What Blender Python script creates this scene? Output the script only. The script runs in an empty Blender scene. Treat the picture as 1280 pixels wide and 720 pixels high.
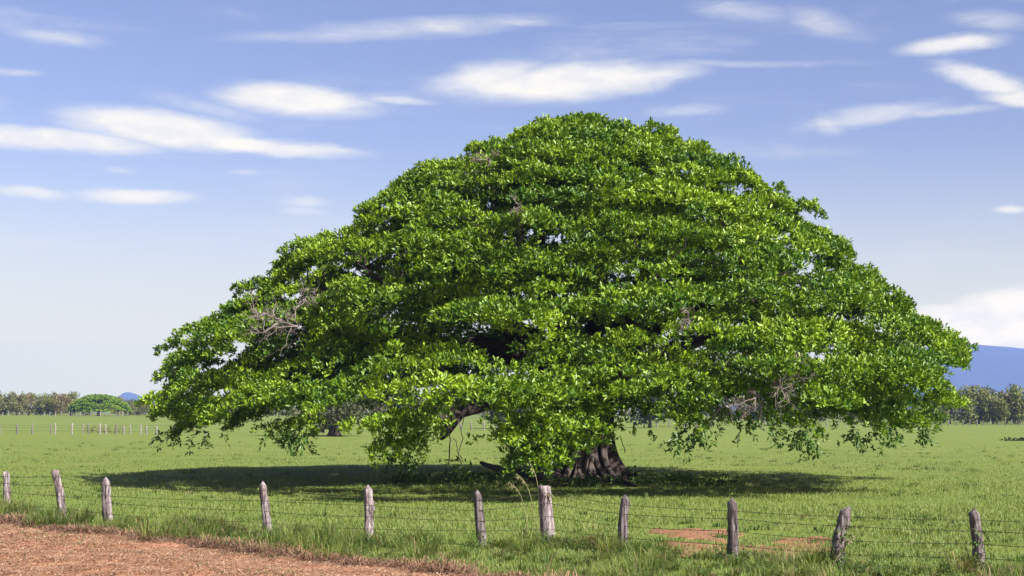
import bpy, math, random
import numpy as np
from mathutils import Matrix, Vector, noise as mnoise

rng = np.random.default_rng(11)
random.seed(5)
scene = bpy.context.scene
COL = scene.collection
R = math.radians
F = 1920.0            # focal length in pixels of the 1280-wide photograph
CAMH = 2.8

# ------------------------------------------------------------------ camera
cam_d = bpy.data.cameras.new("camera")
cam = bpy.data.objects.new("camera", cam_d)
COL.objects.link(cam)
cam_d.lens = F / 1280 * 36
cam_d.sensor_width = 36
cam_d.clip_start = 0.1
cam_d.clip_end = 30000
ROT = Matrix.Rotation(R(90) + math.atan(156 / F), 4, 'X') @ Matrix.Rotation(R(0.18), 4, 'Z')
cam.matrix_world = Matrix.Translation((0, 0, CAMH)) @ ROT
scene.camera = cam

# ------------------------------------------------------------------ sun, sky, exposure
SUN_EL = R(43)
SUN_AZ = R(130)       # clockwise from +Y: the sun stands behind the camera, to the right
sun_dir = Vector((math.sin(SUN_AZ) * math.cos(SUN_EL), math.cos(SUN_AZ) * math.cos(SUN_EL), math.sin(SUN_EL)))
sun_l = bpy.data.lights.new("sun", 'SUN')
sun_l.energy = 5.0
sun_l.angle = R(0.5)
sun_l.color = (1.0, 0.955, 0.88)
sun_o = bpy.data.objects.new("sun", sun_l)
sun_o.rotation_euler = sun_dir.to_track_quat('Z', 'Y').to_euler()
sun_o.location = (40, -40, 60)
COL.objects.link(sun_o)

vs = scene.view_settings
vs.view_transform = 'Standard'
vs.look = 'None'
vs.exposure = 1.25
vs.gamma = 1.0
vs.use_curve_mapping = False
scene.cycles.max_bounces = 7
scene.cycles.diffuse_bounces = 2
scene.cycles.glossy_bounces = 2
scene.cycles.transmission_bounces = 4
scene.cycles.volume_bounces = 1
scene.cycles.use_denoising = True

world = bpy.data.worlds.new("World")
scene.world = world
world.use_nodes = True
WN = world.node_tree.nodes
WL = world.node_tree.links
WN.clear()


class NT:
    """small helper for node trees"""
    def __init__(s, tree):
        s.t = tree

    def n(s, kind, **kw):
        nd = s.t.nodes.new(kind)
        for k, v in kw.items():
            setattr(nd, k, v)
        return nd

    def put(s, sock, v):
        if isinstance(v, bpy.types.NodeSocket):
            s.t.links.new(v, sock)
        else:
            sock.default_value = v

    def math(s, op, a, b=None, c=None, clamp=False):
        nd = s.n('ShaderNodeMath', operation=op)
        nd.use_clamp = clamp
        s.put(nd.inputs[0], a)
        if b is not None:
            s.put(nd.inputs[1], b)
        if c is not None:
            s.put(nd.inputs[2], c)
        return nd.outputs[0]

    def vmath(s, op, a, b=None):
        nd = s.n('ShaderNodeVectorMath', operation=op)
        s.put(nd.inputs[0], a)
        if b is not None:
            s.put(nd.inputs[1], b)
        return nd.outputs['Value'] if op in ('LENGTH', 'DOT_PRODUCT') else nd.outputs['Vector']

    def noise(s, vec, scale, detail=4.0, rough=0.55, dim='3D', distort=0.0):
        nd = s.n('ShaderNodeTexNoise', noise_dimensions=dim)
        if vec is not None:
            s.put(nd.inputs['Vector'], vec)
        nd.inputs['Scale'].default_value = scale
        nd.inputs['Detail'].default_value = detail
        nd.inputs['Roughness'].default_value = rough
        nd.inputs['Distortion'].default_value = distort
        return nd

    def mapr(s, v, a, b, c=0.0, d=1.0, smooth=True):
        nd = s.n('ShaderNodeMapRange')
        nd.interpolation_type = 'SMOOTHSTEP' if smooth else 'LINEAR'
        s.put(nd.inputs[0], v)
        for i, x in zip((1, 2, 3, 4), (a, b, c, d)):
            s.put(nd.inputs[i], x)
        return nd.outputs[0]

    def mix(s, f, a, b, blend='MIX'):
        nd = s.n('ShaderNodeMix', data_type='RGBA', blend_type=blend)
        s.put(nd.inputs[0], f)
        s.put(nd.inputs[6], a)
        s.put(nd.inputs[7], b)
        return nd.outputs[2]

    def ramp(s, fac, stops):
        nd = s.n('ShaderNodeValToRGB')
        s.put(nd.inputs[0], fac)
        els = nd.color_ramp.elements
        while len(els) > 1:
            els.remove(els[0])
        for i, (p, c) in enumerate(stops):
            e = els[0] if i == 0 else els.new(p)
            e.position = p
            e.color = (*c, 1)
        return nd.outputs[0]


def build_world():
    N = NT(world.node_tree)
    out = N.n('ShaderNodeOutputWorld')
    bg = N.n('ShaderNodeBackground')
    bg.inputs['Strength'].default_value = 0.06
    sky = N.n('ShaderNodeTexSky', sky_type='NISHITA')
    sky.sun_disc = False
    sky.sun_elevation = SUN_EL
    sky.sun_rotation = SUN_AZ
    sky.altitude = 50
    sky.air_density = 1.0
    sky.dust_density = 1.2
    sky.ozone_density = 1.5
    tc = N.n('ShaderNodeTexCoord')
    sep = N.n('ShaderNodeSeparateXYZ')
    N.put(sep.inputs[0], tc.outputs['Generated'])
    x, y, z = sep.outputs
    az = N.math('ARCTAN2', x, y)
    hor = N.math('SQRT', N.math('ADD', N.math('MULTIPLY', x, x), N.math('MULTIPLY', y, y)))
    el = N.math('ARCTAN2', z, hor)
    base = N.mix(1.0, sky.outputs[0], (1.02, 0.895, 1.05, 1), 'MULTIPLY')
    base = N.mix(N.mapr(el, 0.015, .185, .97, 0.0), base, (5.5, 5.75, 5.65, 1))
    # cloud plane coordinates: azimuth and elevation in radians
    cv = N.n('ShaderNodeCombineXYZ')
    N.put(cv.inputs[0], az)
    N.put(cv.inputs[1], el)
    P = cv.outputs[0]
    # warp
    st = N.vmath('MULTIPLY', P, (7.0, 26.0, 1.0))
    w1 = N.noise(st, 1.0, 5.0, 0.62)
    warp = N.vmath('MULTIPLY', N.vmath('SUBTRACT', w1.outputs['Color'], (0.5, 0.5, 0.5)), (0.03, 0.010, 0.0))
    st2 = N.vmath('MULTIPLY', P, (34.0, 90.0, 1.0))
    w2 = N.noise(st2, 1.0, 4.0, 0.6)
    warp2 = N.vmath('MULTIPLY', N.vmath('SUBTRACT', w2.outputs['Color'], (0.5, 0.5, 0.5)), (0.010, 0.004, 0.0))
    Q = N.vmath('ADD', N.vmath('ADD', P, warp), warp2)

    def pa(px, py):
        u = (px - 640) / F
        v = (516 - py) / F
        return math.atan(u), math.atan(v / math.sqrt(1 + u * u))

    # px, py, half width, half height, slope, opacity, inner edge
    clouds = [
        (700, 98, 185, 27, -0.05, 1.0, .35), (610, 92, 90, 24, -0.1, .9, .3), (800, 96, 100, 20, -0.12, .85, .2),
        (370, 123, 115, 23, .06, 1.0, .4), (490, 122, 60, 7, .03, .6, .1),
        (190, 158, 135, 27, .08, 1.0, .4), (300, 178, 165, 13, .06, 1.0, .3), (60, 174, 150, 17, 0.02, .95, .3),
        (250, 130, 90, 14, .15, .35, 0.0),
        (172, 244, 82, 12, 0, .9, .2), (30, 240, 62, 8, .05, .7, .1), (375, 250, 40, 10, 0, .5, 0.), (378, 263, 34, 8, 0, .5, 0.),
        (300, 212, 24, 6, 0, .35, 0.), (145, 210, 26, 5, 0, .25, 0.),
        (530, 28, 190, 15, -.06, .55, 0.), (420, 38, 170, 11, -.07, .35, 0.), (640, 22, 80, 7, .03, .45, 0.),
        (60, 42, 70, 13, .02, .45, 0.), (0, 88, 40, 7, 0, .4, 0.), (860, 134, 60, 9, 0, .5, 0.), (910, 75, 200, 6, .03, .25, 0.),
        (930, 6, 70, 16, .1, .45, 0.), (1030, 22, 70, 20, .3, .4, 0.),
        (1195, 48, 75, 13, -.06, .95, .2), (1240, 92, 75, 17, .32, .95, .25), (1290, 115, 60, 14, .2, .9, .2),
        (1090, 140, 110, 15, -.12, .65, 0.), (1180, 132, 110, 9, -.03, .5, 0.), (1038, 152, 30, 16, .3, .6, 0.),
        (1250, 16, 60, 14, .1, .45, 0.), (1262, 257, 28, 6, 0, .8, .1),
        (1250, 405, 105, 38, -.08, 1.0, .75), (1300, 400, 130, 46, -.05, 1.0, .75), (1195, 412, 70, 36, .05, 1.0, .7),
        (1500, 395, 180, 50, 0, 1.0, .6), (-200, 150, 160, 22, 0.05, .9, .3), (-420, 95, 140, 18, 0, .8, .2), (1600, 150, 180, 20, .1, .8, .2),
    ]
    dens = None
    for (px, py, hw, hh, sl, op, inner) in clouds:
        u0, v0 = pa(px, py)
        d = N.vmath('SUBTRACT', Q, (u0, v0, 0))
        mp = N.n('ShaderNodeMapping', vector_type='POINT')
        ang = math.atan(sl)
        # rotate so the long axis follows the slope (image y runs down), then scale
        mp.inputs['Rotation'].default_value = (0, 0, ang)
        N.put(mp.inputs['Vector'], d)
        q = N.vmath('MULTIPLY', mp.outputs[0], (F / hw, F / hh, 0))
        ln = N.vmath('LENGTH', q)
        m = N.mapr(ln, inner * 0.95, 1.15, op, 0.0)
        dens = m if dens is None else N.math('MAXIMUM', dens, m)
    # streaky cirrus veil
    st3 = N.vmath('MULTIPLY', P, (5.0, 34.0, 1.0))
    v3 = N.noise(st3, 1.0, 5.0, 0.6, distort=0.4)
    veil = N.math('MULTIPLY', N.mapr(v3.outputs['Fac'], 0.5, 0.8), N.mapr(el, 0.03, 0.16, 0.0, 0.3))
    dens = N.math('MAXIMUM', dens, veil)
    # fibrous edges
    st5 = N.vmath('MULTIPLY', Q, (26.0, 95.0, 1.0))
    n5 = N.noise(st5, 1.0, 7.0, 0.68, distort=0.6)
    edge = N.math('MULTIPLY', N.math('MULTIPLY', dens, N.math('SUBTRACT', 1.0, dens)), N.math('MULTIPLY', N.math('SUBTRACT', n5.outputs['Fac'], .5), 4.2))
    dens = N.math('ADD', dens, edge, clamp=True)
    dens = N.math('MULTIPLY', dens, N.mapr(z, 0.0, 0.01))
    # cloud tone: bright top, faint blue-grey base
    st4 = N.vmath('MULTIPLY', Q, (30.0, 75.0, 1.0))
    n4 = N.noise(st4, 1.0, 5.0, 0.6)
    tone = N.mix(N.mapr(n4.outputs['Fac'], 0.35, 0.65), (6.1, 6.1, 6.4, 1), (7.1, 6.85, 6.45, 1))
    fin = N.mix(dens, base, tone)
    # this sky stands beyond some nine kilometres of bluish air near the horizon: what the air takes away is given back
    sn = N.math('MAXIMUM', N.math('DIVIDE', z, hor), 0.0441)
    tr = N.math('EXPONENT', N.math('MULTIPLY', N.math('DIVIDE', 467.0, sn), -0.00012))
    inv = N.math('DIVIDE', 1.0, tr)
    air = N.n('ShaderNodeCombineXYZ')
    for k, v in enumerate((.34, .475, .98)):
        N.put(air.inputs[k], N.math('MULTIPLY', N.math('SUBTRACT', inv, 1.0), v / .143))
    sc = N.n('ShaderNodeVectorMath', operation='SCALE')
    N.put(sc.inputs[0], fin)
    N.put(sc.inputs['Scale'], inv)
    fin = N.vmath('MAXIMUM', N.vmath('SUBTRACT', sc.outputs[0], air.outputs[0]), (.05, .05, .05))
    N.put(bg.inputs['Color'], fin)
    WL.new(bg.outputs[0], out.inputs['Surface'])
    world.cycles.sampling_method = 'MANUAL'
    world.cycles.sample_map_resolution = 512


build_world()

# ------------------------------------------------------------------ helpers
R3 = np.array(ROT.to_3x3())


def ray(px, py):
    d = np.array([(px - 640) / F, -(py - 360) / F, -1.0])
    return R3 @ d


def gh(x, y):
    """height of the ground"""
    x = np.asarray(x, float)
    y = np.asarray(y, float)
    t = np.clip((y - 220) / 280, 0, 1)
    t = t * t * (3 - 2 * t)
    far = 1.5 * t * (0.3 + 0.7 / (1 + np.exp(np.clip(x / 40, -40, 40))))
    k = np.clip((260 - y) / 200, 0, 1)
    und = 0.035 * np.sin(x * .55 + 1.3 * np.sin(y * .23)) * np.sin(y * .41 + .7) + 0.03 * np.sin(x * .17 + y * .13)
    return far + k * und


def ground(px, py):
    d = ray(px, py)
    t = -CAMH / d[2]
    p = np.array([0, 0, CAMH]) + d * t
    p[2] = float(gh(p[0], p[1]))
    return p


def at(px, py, Y):
    d = ray(px, py)
    return np.array([0, 0, CAMH]) + d * (Y / d[1])


def project(P):
    P = np.asarray(P, float)
    c = (P - np.array([0, 0, CAMH])) @ R3
    return 640 + F * c[:, 0] / -c[:, 2], 360 - F * c[:, 1] / -c[:, 2]


def nrm(v):
    return v / np.maximum(np.linalg.norm(v, axis=-1, keepdims=True), 1e-9)


def tag(o, label=None, cat=None, group=None, kind=None):
    if label:
        o['label'] = label
    if cat:
        o['category'] = cat
    if group:
        o['group'] = group
    if kind:
        o['kind'] = kind
    return o


def empty(name, loc=(0, 0, 0)):
    o = bpy.data.objects.new(name, None)
    o.empty_display_size = 0.3
    o.location = loc
    COL.objects.link(o)
    return o


def make_mesh(name, V, faces, mat, parent=None, col=None, smooth=False, origin=None):
    """faces: (n,3) or (n,4) int array, or a list of such arrays"""
    V = np.asarray(V, dtype=np.float32)
    if origin is not None:
        V = V - np.asarray(origin, dtype=np.float32)
    if not isinstance(faces, list):
        faces = [faces]
    faces = [np.asarray(f, dtype=np.int32) for f in faces if len(f)]
    me = bpy.data.meshes.new(name)
    me.vertices.add(len(V))
    me.vertices.foreach_set('co', V.ravel())
    nl = sum(f.size for f in faces)
    nf = sum(len(f) for f in faces)
    me.loops.add(nl)
    me.loops.foreach_set('vertex_index', np.concatenate([f.ravel() for f in faces]))
    me.polygons.add(nf)
    tot = np.concatenate([np.full(len(f), f.shape[1], np.int32) for f in faces])
    start = np.concatenate([[0], np.cumsum(tot)[:-1]]).astype(np.int32)
    me.polygons.foreach_set('loop_start', start)
    me.polygons.foreach_set('loop_total', tot)
    if smooth:
        me.polygons.foreach_set('use_smooth', np.ones(nf, dtype=bool))
    if col is not None:
        a = me.attributes.new('tint', 'FLOAT_COLOR', 'POINT')
        c = np.ones((len(V), 4), np.float32)
        c[:, :3] = col
        a.data.foreach_set('color', c.ravel())
    me.update(calc_edges=True)
    me.materials.append(mat)
    o = bpy.data.objects.new(name, me)
    if origin is not None and parent is None:
        o.location = origin
    if parent is not None:
        o.parent = parent
    COL.objects.link(o)
    return o


class Acc:
    """collects pieces of one mesh"""
    def __init__(s):
        s.V, s.Q, s.T, s.C, s.n = [], [], [], [], 0

    def add(s, V, Q=None, T=None, C=None):
        V = np.asarray(V, float)
        if Q is not None and len(Q):
            s.Q.append(np.asarray(Q) + s.n)
        if T is not None and len(T):
            s.T.append(np.asarray(T) + s.n)
        s.V.append(V)
        s.C.append(np.broadcast_to(np.asarray(C if C is not None else (1, 1, 1), float), V.shape))
        s.n += len(V)

    def build(s, name, mat, parent=None, smooth=False, origin=None):
        fs = []
        if s.Q:
            fs.append(np.concatenate(s.Q))
        if s.T:
            fs.append(np.concatenate(s.T))
        return make_mesh(name, np.concatenate(s.V), fs, mat, parent, np.concatenate(s.C), smooth, origin)


def tube(pts, rad, seg=8, wob=0.0, cap=True, seed=0):
    pts = np.asarray(pts, float)
    n = len(pts)
    rad = np.broadcast_to(np.asarray(rad, float), (n,))
    tan = nrm(np.gradient(pts, axis=0))
    ref = np.array([0.13, 0.31, 0.94]) if abs(tan[0][2]) < 0.85 else np.array([0.97, 0.2, 0.1])
    V = []
    r_ = np.random.default_rng(seed)
    ph = r_.uniform(0, 6.28, 3)
    a = np.linspace(0, 2 * np.pi, seg, endpoint=False)
    for i in range(n):
        s1 = nrm(np.cross(tan[i], ref))
        s2 = np.cross(s1, tan[i])
        ref = -np.cross(s1, tan[i]) if False else ref
        k = rad[i] * (1 + wob * (np.sin(2 * a + ph[0] + i * .5) + .6 * np.sin(3 * a + ph[1] - i * .7)))
        V.append(pts[i] + np.outer(np.cos(a) * k, s1) + np.outer(np.sin(a) * k, s2))
    V = np.concatenate(V)
    Q = []
    for i in range(n - 1):
        b = i * seg
        j = np.arange(seg)
        Q.append(np.stack([b + j, b + (j + 1) % seg, b + seg + (j + 1) % seg, b + seg + j], 1))
    Q = np.concatenate(Q)
    T = np.zeros((0, 3), int)
    if cap:
        V = np.concatenate([V, pts[:1], pts[-1:]])
        j = np.arange(seg)
        e = (n - 1) * seg
        T = np.concatenate([np.stack([(j + 1) % seg, j, np.full(seg, n * seg)], 1),
                            np.stack([e + j, e + (j + 1) % seg, np.full(seg, n * seg + 1)], 1)])
    return V, Q, T


def bez(p0, p1, p2, p3, n):
    t = np.linspace(0, 1, n)[:, None]
    p0, p1, p2, p3 = (np.asarray(p, float) for p in (p0, p1, p2, p3))
    return (1 - t) ** 3 * p0 + 3 * (1 - t) ** 2 * t * p1 + 3 * (1 - t) * t * t * p2 + t ** 3 * p3


def leaf_arrays(pos, d, up, L, W, fold=0.25, droop=0.12, curve=True):
    """folded lance-shaped leaves, six vertices and four faces each"""
    d = nrm(d)
    s = nrm(np.cross(d, up))
    n = np.cross(s, d)
    L = np.asarray(L)[:, None]
    W = np.asarray(W)[:, None]
    k = len(pos)
    base = pos
    mid = pos + d * L * .58 + n * (.05 * L)
    tip = pos + d * L - n * (droop * L)
    l1 = pos + d * L * .55 + s * W * .5 + n * (fold * W)
    r1 = pos + d * L * .55 - s * W * .5 + n * (fold * W)
    V = np.stack([base, r1, tip, l1, mid], 1).reshape(-1, 3)
    i = np.arange(k)[:, None] * 5
    T = np.concatenate([i + np.array([[0, 1, 4]]), i + np.array([[1, 2, 4]]), i + np.array([[2, 3, 4]]), i + np.array([[3, 0, 4]])])
    return V, T


def quick_leaf(pos, d, up, L, W, fold=0.22, droop=0.1):
    """four vertices, two faces, folded on the midrib"""
    d = nrm(d)
    s = nrm(np.cross(d, up))
    n = np.cross(s, d)
    L = np.asarray(L)[:, None]
    W = np.asarray(W)[:, None]
    k = len(pos)
    V = np.stack([pos, pos + d * L * .6 - s * W * .5 + n * fold * W, pos + d * L - n * droop * L,
                  pos + d * L * .6 + s * W * .5 + n * fold * W], 1).reshape(-1, 3)
    i = np.arange(k)[:, None] * 4
    T = np.concatenate([i + np.array([[0, 1, 2]]), i + np.array([[0, 2, 3]])])
    return V, T


def blade_arrays(pos, d, H, W, lean):
    """arching grass blades: 5 vertices (a quad and a triangle)"""
    d = nrm(d)
    s = np.stack([-d[:, 1], d[:, 0], np.zeros(len(d))], 1)
    H = np.asarray(H)[:, None]
    W = np.asarray(W)[:, None]
    lean = np.asarray(lean)[:, None]
    up = np.array([[0, 0, 1.0]])
    b0 = pos - s * W * .5
    b1 = pos + s * W * .5
    m = pos + up * H * .62 + d * H * lean * .35
    m0 = m - s * W * .4
    m1 = m + s * W * .4
    t = pos + up * H * (1 - .35 * lean) + d * H * lean
    V = np.stack([b0, b1, m1, m0, t], 1).reshape(-1, 3)
    i = np.arange(len(pos))[:, None] * 5
    return V, i + np.array([[0, 1, 2, 3]]), i + np.array([[3, 2, 4]])


def vnoise(P, scale, seed=0.0):
    """cheap smooth noise for arrays: a sum of warped sines, roughly -1..1"""
    P = np.asarray(P, float) * scale + seed * 7.13
    x, y, z = P[:, 0], P[:, 1], P[:, 2]
    a = np.sin(x * 1.0 + 1.7 * np.sin(y * .8 + seed) + .9 * z)
    b = np.sin(y * 1.3 + 1.4 * np.sin(z * 1.1 + 2 * seed) - .6 * x)
    c = np.sin(z * 1.7 + 1.5 * np.sin(x * .9 - seed) + .8 * y)
    e = np.sin(2.3 * x + 1.9 * y - 2.1 * z + 1.3 * np.sin(1.7 * y + x))
    return (a + b + c + .7 * e) / 2.6


# ------------------------------------------------------------------ materials
K = 0.71


def new_mat(name):
    m = bpy.data.materials.new(name)
    m.use_nodes = True
    m.node_tree.nodes.clear()
    N = NT(m.node_tree)
    out = N.n('ShaderNodeOutputMaterial')
    return m, N, out


def mat_leaf(name, rough=0.4, trans=0.25, tmul=(1.3, 1.5, .45), spec=0.5):
    m, N, out = new_mat(name)
    a = N.n('ShaderNodeAttribute', attribute_name='tint')
    ac = N.mix(1.0, a.outputs['Color'], (K, K, K, 1), 'MULTIPLY')
    p = N.n('ShaderNodeBsdfPrincipled')
    N.put(p.inputs['Base Color'], ac)
    p.inputs['Roughness'].default_value = rough
    p.inputs['Specular IOR Level'].default_value = spec
    t = N.n('ShaderNodeBsdfTranslucent')
    N.put(t.inputs['Color'], N.mix(1.0, ac, (*tmul, 1), 'MULTIPLY'))
    mx = N.n('ShaderNodeMixShader')
    mx.inputs[0].default_value = trans
    N.t.links.new(p.outputs[0], mx.inputs[1])
    N.t.links.new(t.outputs[0], mx.inputs[2])
    N.t.links.new(mx.outputs[0], out.inputs['Surface'])
    return m


def mat_noise(name, stops, scale, rough=0.9, stretch=(1, 1, 1), bump=0.0, bscale=None, detail=6, tint=False):
    m, N, out = new_mat(name)
    tc = N.n('ShaderNodeTexCoord')
    v = N.vmath('MULTIPLY', tc.outputs['Object'], stretch)
    nz = N.noise(v, scale, detail, 0.62)
    c = N.ramp(nz.outputs['Fac'], [(q_, tuple(K * v_ for v_ in c_)) for q_, c_ in stops])
    if tint:
        a = N.n('ShaderNodeAttribute', attribute_name='tint')
        c = N.mix(1.0, c, a.outputs['Color'], 'MULTIPLY')
    p = N.n('ShaderNodeBsdfPrincipled')
    N.put(p.inputs['Base Color'], c)
    p.inputs['Roughness'].default_value = rough
    p.inputs['Specular IOR Level'].default_value = 0.25
    if bump:
        b = N.n('ShaderNodeBump')
        b.inputs['Strength'].default_value = bump
        b.inputs['Distance'].default_value = 0.03
        n2 = N.noise(v, bscale or scale * 3, 6, 0.65)
        N.put(b.inputs['Height'], n2.outputs['Fac'])
        N.put(p.inputs['Normal'], b.outputs[0])
    N.t.links.new(p.outputs[0], out.inputs['Surface'])
    return m


M_FIG = mat_leaf('fig_leaf', rough=0.42, trans=0.16, spec=0.36)
M_FARLEAF = mat_leaf('distant_leaf', rough=0.6, trans=0.15, spec=0.3)
M_GRASS = mat_leaf('grass_blade', rough=0.55, trans=0.3, tmul=(1.15, 1.2, .6), spec=0.3)
M_STRAW = mat_leaf('dry_straw', rough=0.7, trans=0.1, tmul=(1, 1, 1), spec=0.25)
M_BARK = mat_noise('fig_bark', [(0.3, (.022, .015, .014)), (0.5, (.055, .037, .033)), (0.6, (.042, .031, .028)), (0.75, (.12, .096, .086))], 2.2,
                   stretch=(1.6, 1.6, .4), bump=1.0, bscale=7)
M_STRAND = mat_noise('root_strand', [(0.3, (.06, .046, .04)), (0.7, (.15, .12, .105))], 4, bump=.5)
M_TWIG = mat_noise('dead_twig', [(0.35, (.2, .155, .145)), (0.7, (.36, .3, .29))], 3)
M_POST = mat_noise('weathered_post', [(0.36, (.05, .036, .036)), (0.46, (.19, .15, .15)), (0.56, (.3, .255, .255)), (0.68, (.56, .5, .49))], 5.5,
                   stretch=(3.2, 3.2, .45), bump=.8, bscale=9, tint=True)
M_FARPOST = mat_noise('pale_post', [(0.3, (.3, .25, .23)), (0.7, (.5, .45, .42))], 4.0, tint=True)
M_WIRE = mat_noise('rusty_wire', [(0.3, (.035, .025, .022)), (0.7, (.09, .06, .05))], 6.0, rough=.7)
M_HILL = mat_noise('far_forest', [(0.3, (.03, .05, .025)), (0.7, (.07, .09, .045))], .01)


def mat_pasture():
    m, N, out = new_mat('pasture')
    g = N.n('ShaderNodeNewGeometry')
    P = g.outputs['Position']
    big = N.noise(P, .035, 4, .6)
    mid = N.noise(N.vmath('MULTIPLY', P, (0.660, 0.480, 0.700)), .35, 5, .65)
    fine = N.noise(P, 5.0, 5, .7)
    c1 = N.ramp(big.outputs['Fac'], [(.3, (0.133, 0.187, 0.034)), (.55, (0.174, 0.224, 0.045)), (.75, (0.220, 0.244, 0.061))])
    c2 = N.ramp(mid.outputs['Fac'], [(.3, (0.098, 0.156, 0.025)), (.5, (0.168, 0.218, 0.043)), (.72, (0.237, 0.250, 0.066))])
    c3 = N.ramp(fine.outputs['Fac'], [(.3, (0.086, 0.130, 0.022)), (.52, (0.168, 0.224, 0.042)), (.75, (0.266, 0.291, 0.078))])
    c = N.mix(.45, c1, c2)
    c = N.mix(.4, c, c3)
    # old droppings and dry spots
    v = N.noise(P, .16, 3, .5)
    c = N.mix(N.mapr(v.outputs['Fac'], .6, .72, 0, .45), c, (.25, .23, .095, 1))
    v2 = N.noise(N.vmath('MULTIPLY', P, (1, .55, 1)), .22, 4, .6)
    c = N.mix(N.mapr(v2.outputs['Fac'], .56, .72, 0, .5), c, (.08, .145, .03, 1))
    # leaf litter and worn earth round the fig's foot
    ds = N.vmath('LENGTH', N.vmath('MULTIPLY', N.vmath('SUBTRACT', P, (2.9, 62.6, 0)), (.1, .17, 0)))
    n6 = N.noise(P, 1.3, 5, .65)
    lit = N.mapr(N.math('ADD', ds, N.math('MULTIPLY', N.math('SUBTRACT', n6.outputs['Fac'], .5), 1.6)), .35, .95, .85, 0)
    c = N.mix(lit, c, (.16, .115, .085, 1))
    c = N.mix(1.0, c, (K * 1.08, K * 1.07, K * .98, 1), 'MULTIPLY')
    p = N.n('ShaderNodeBsdfPrincipled')
    N.put(p.inputs['Base Color'], c)
    p.inputs['Roughness'].default_value = .85
    p.inputs['Specular IOR Level'].default_value = .15
    b = N.n('ShaderNodeBump')
    b.inputs['Strength'].default_value = .6
    b.inputs['Distance'].default_value = .08
    N.put(b.inputs['Height'], fine.outputs['Fac'])
    N.put(p.inputs['Normal'], b.outputs[0])
    N.t.links.new(p.outputs[0], out.inputs['Surface'])
    return m


def mat_soil(name, k=1.0):
    m, N, out = new_mat(name)
    g = N.n('ShaderNodeNewGeometry')
    P = g.outputs['Position']
    a = N.noise(P, .7, 6, .65)
    f = N.noise(N.vmath('MULTIPLY', P, (1, 1.6, 1)), 7.0, 6, .7)
    c1 = N.ramp(a.outputs['Fac'], [(.3, (.2 * k, .1 * k, .062 * k)), (.5, (.34 * k, .19 * k, .125 * k)), (.72, (.45 * k, .3 * k, .21 * k))])
    c2 = N.ramp(f.outputs['Fac'], [(.3, (.15 * k, .075 * k, .05 * k)), (.52, (.36 * k, .2 * k, .14 * k)), (.75, (.52 * k, .37 * k, .26 * k))])
    p = N.n('ShaderNodeBsdfPrincipled')
    N.put(p.inputs['Base Color'], N.mix(1.0, N.mix(.55, c1, c2), (K * 1.32, K * 1.15, K * .95, 1), 'MULTIPLY'))
    p.inputs['Roughness'].default_value = .95
    p.inputs['Specular IOR Level'].default_value = .1
    b = N.n('ShaderNodeBump')
    b.inputs['Strength'].default_value = .9
    b.inputs['Distance'].default_value = .06
    N.put(b.inputs['Height'], f.outputs['Fac'])
    N.put(p.inputs['Normal'], b.outputs[0])
    N.t.links.new(p.outputs[0], out.inputs['Surface'])
    return m


M_PASTURE = mat_pasture()
M_SOIL = mat_soil('verge_soil')
M_SOIL2 = mat_soil('bare_soil', .78)

# ------------------------------------------------------------------ ground
def grid_axis(pos_breaks):
    out = []
    for a, b, n in pos_breaks:
        out.append(np.linspace(a, b, n, endpoint=False))
    return np.concatenate(out + [[pos_breaks[-1][1]]])


ys = grid_axis([(-190, 15, 12), (15, 110, 120), (110, 300, 50), (300, 700, 40), (700, 10400, 20)])
xs = grid_axis([(-9000, -600, 16), (-600, -80, 30), (-80, 80, 130), (80, 600, 30), (600, 9000, 16)])
X, Y = np.meshgrid(xs, ys)
V = np.stack([X.ravel(), Y.ravel(), gh(X, Y).ravel()], 1)
nx, ny = len(xs), len(ys)
ii = (np.arange(ny - 1)[:, None] * nx + np.arange(nx - 1)[None]).ravel()
Qg = np.stack([ii, ii + 1, ii + nx + 1, ii + nx], 1)
tag(make_mesh('ground', V, Qg, M_PASTURE, smooth=True), kind='structure')

# mountains: a volcano's foot on the right, a small blue hill on the left
def ridge(name, Yd, prof, depth, seed, amp):
    px = np.array([p[0] for p in prof], float)
    py = np.array([p[1] for p in prof], float)
    n = 160
    xp = np.linspace(px[0], px[-1], n)
    yp = np.interp(xp, px, py)
    rows = 24
    Vv = []
    for j in range(rows):
        t = j / (rows - 1)                    # 0 foot (near), 1 crest, then the far slope
        s = min(1, t / .7)
        up = s ** 1.25 if t <= .7 else 1 - ((t - .7) / .3) ** 1.4
        yy = Yd - depth * (1 - t / .7) if t <= .7 else Yd + depth * (t - .7) / .3
        xw = (xp - 640) / F * Yd
        zc = np.maximum(0, (516 - yp) / F * Yd + CAMH)
        P = np.stack([xw, np.full(n, yy), np.zeros(n)], 1)
        gul = vnoise(P, 1 / 260.0, seed) * amp * min(1, up * 1.5) * (1 - .75 * (t > .6)) + vnoise(P, 1 / 90.0, seed + 3) * amp * .3 * up
        Vv.append(np.stack([xw, np.full(n, yy), np.maximum(-.5, zc * up + gul * (zc > 20))], 1))
    Vv = np.concatenate(Vv)
    i_ = (np.arange(rows - 1)[:, None] * n + np.arange(n - 1)[None]).ravel()
    return tag(make_mesh(name, Vv, np.stack([i_, i_ + 1, i_ + n + 1, i_ + n], 1), M_HILL, smooth=True), kind='structure')


ridge('mountain', 8600, [(880, 516), (960, 500), (1060, 462), (1150, 434), (1215, 428), (1280, 432), (1400, 428), (1600, 440), (1900, 490), (2000, 514)], 1900, 1.3, 22)
ridge('hill', 9300, [(138, 516), (146, 504), (150, 497), (156, 492.5), (162, 491.5), (170, 493.5), (178, 497), (190, 499), (230, 505), (300, 512), (330, 516)], 500, 2.1, 3)

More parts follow.
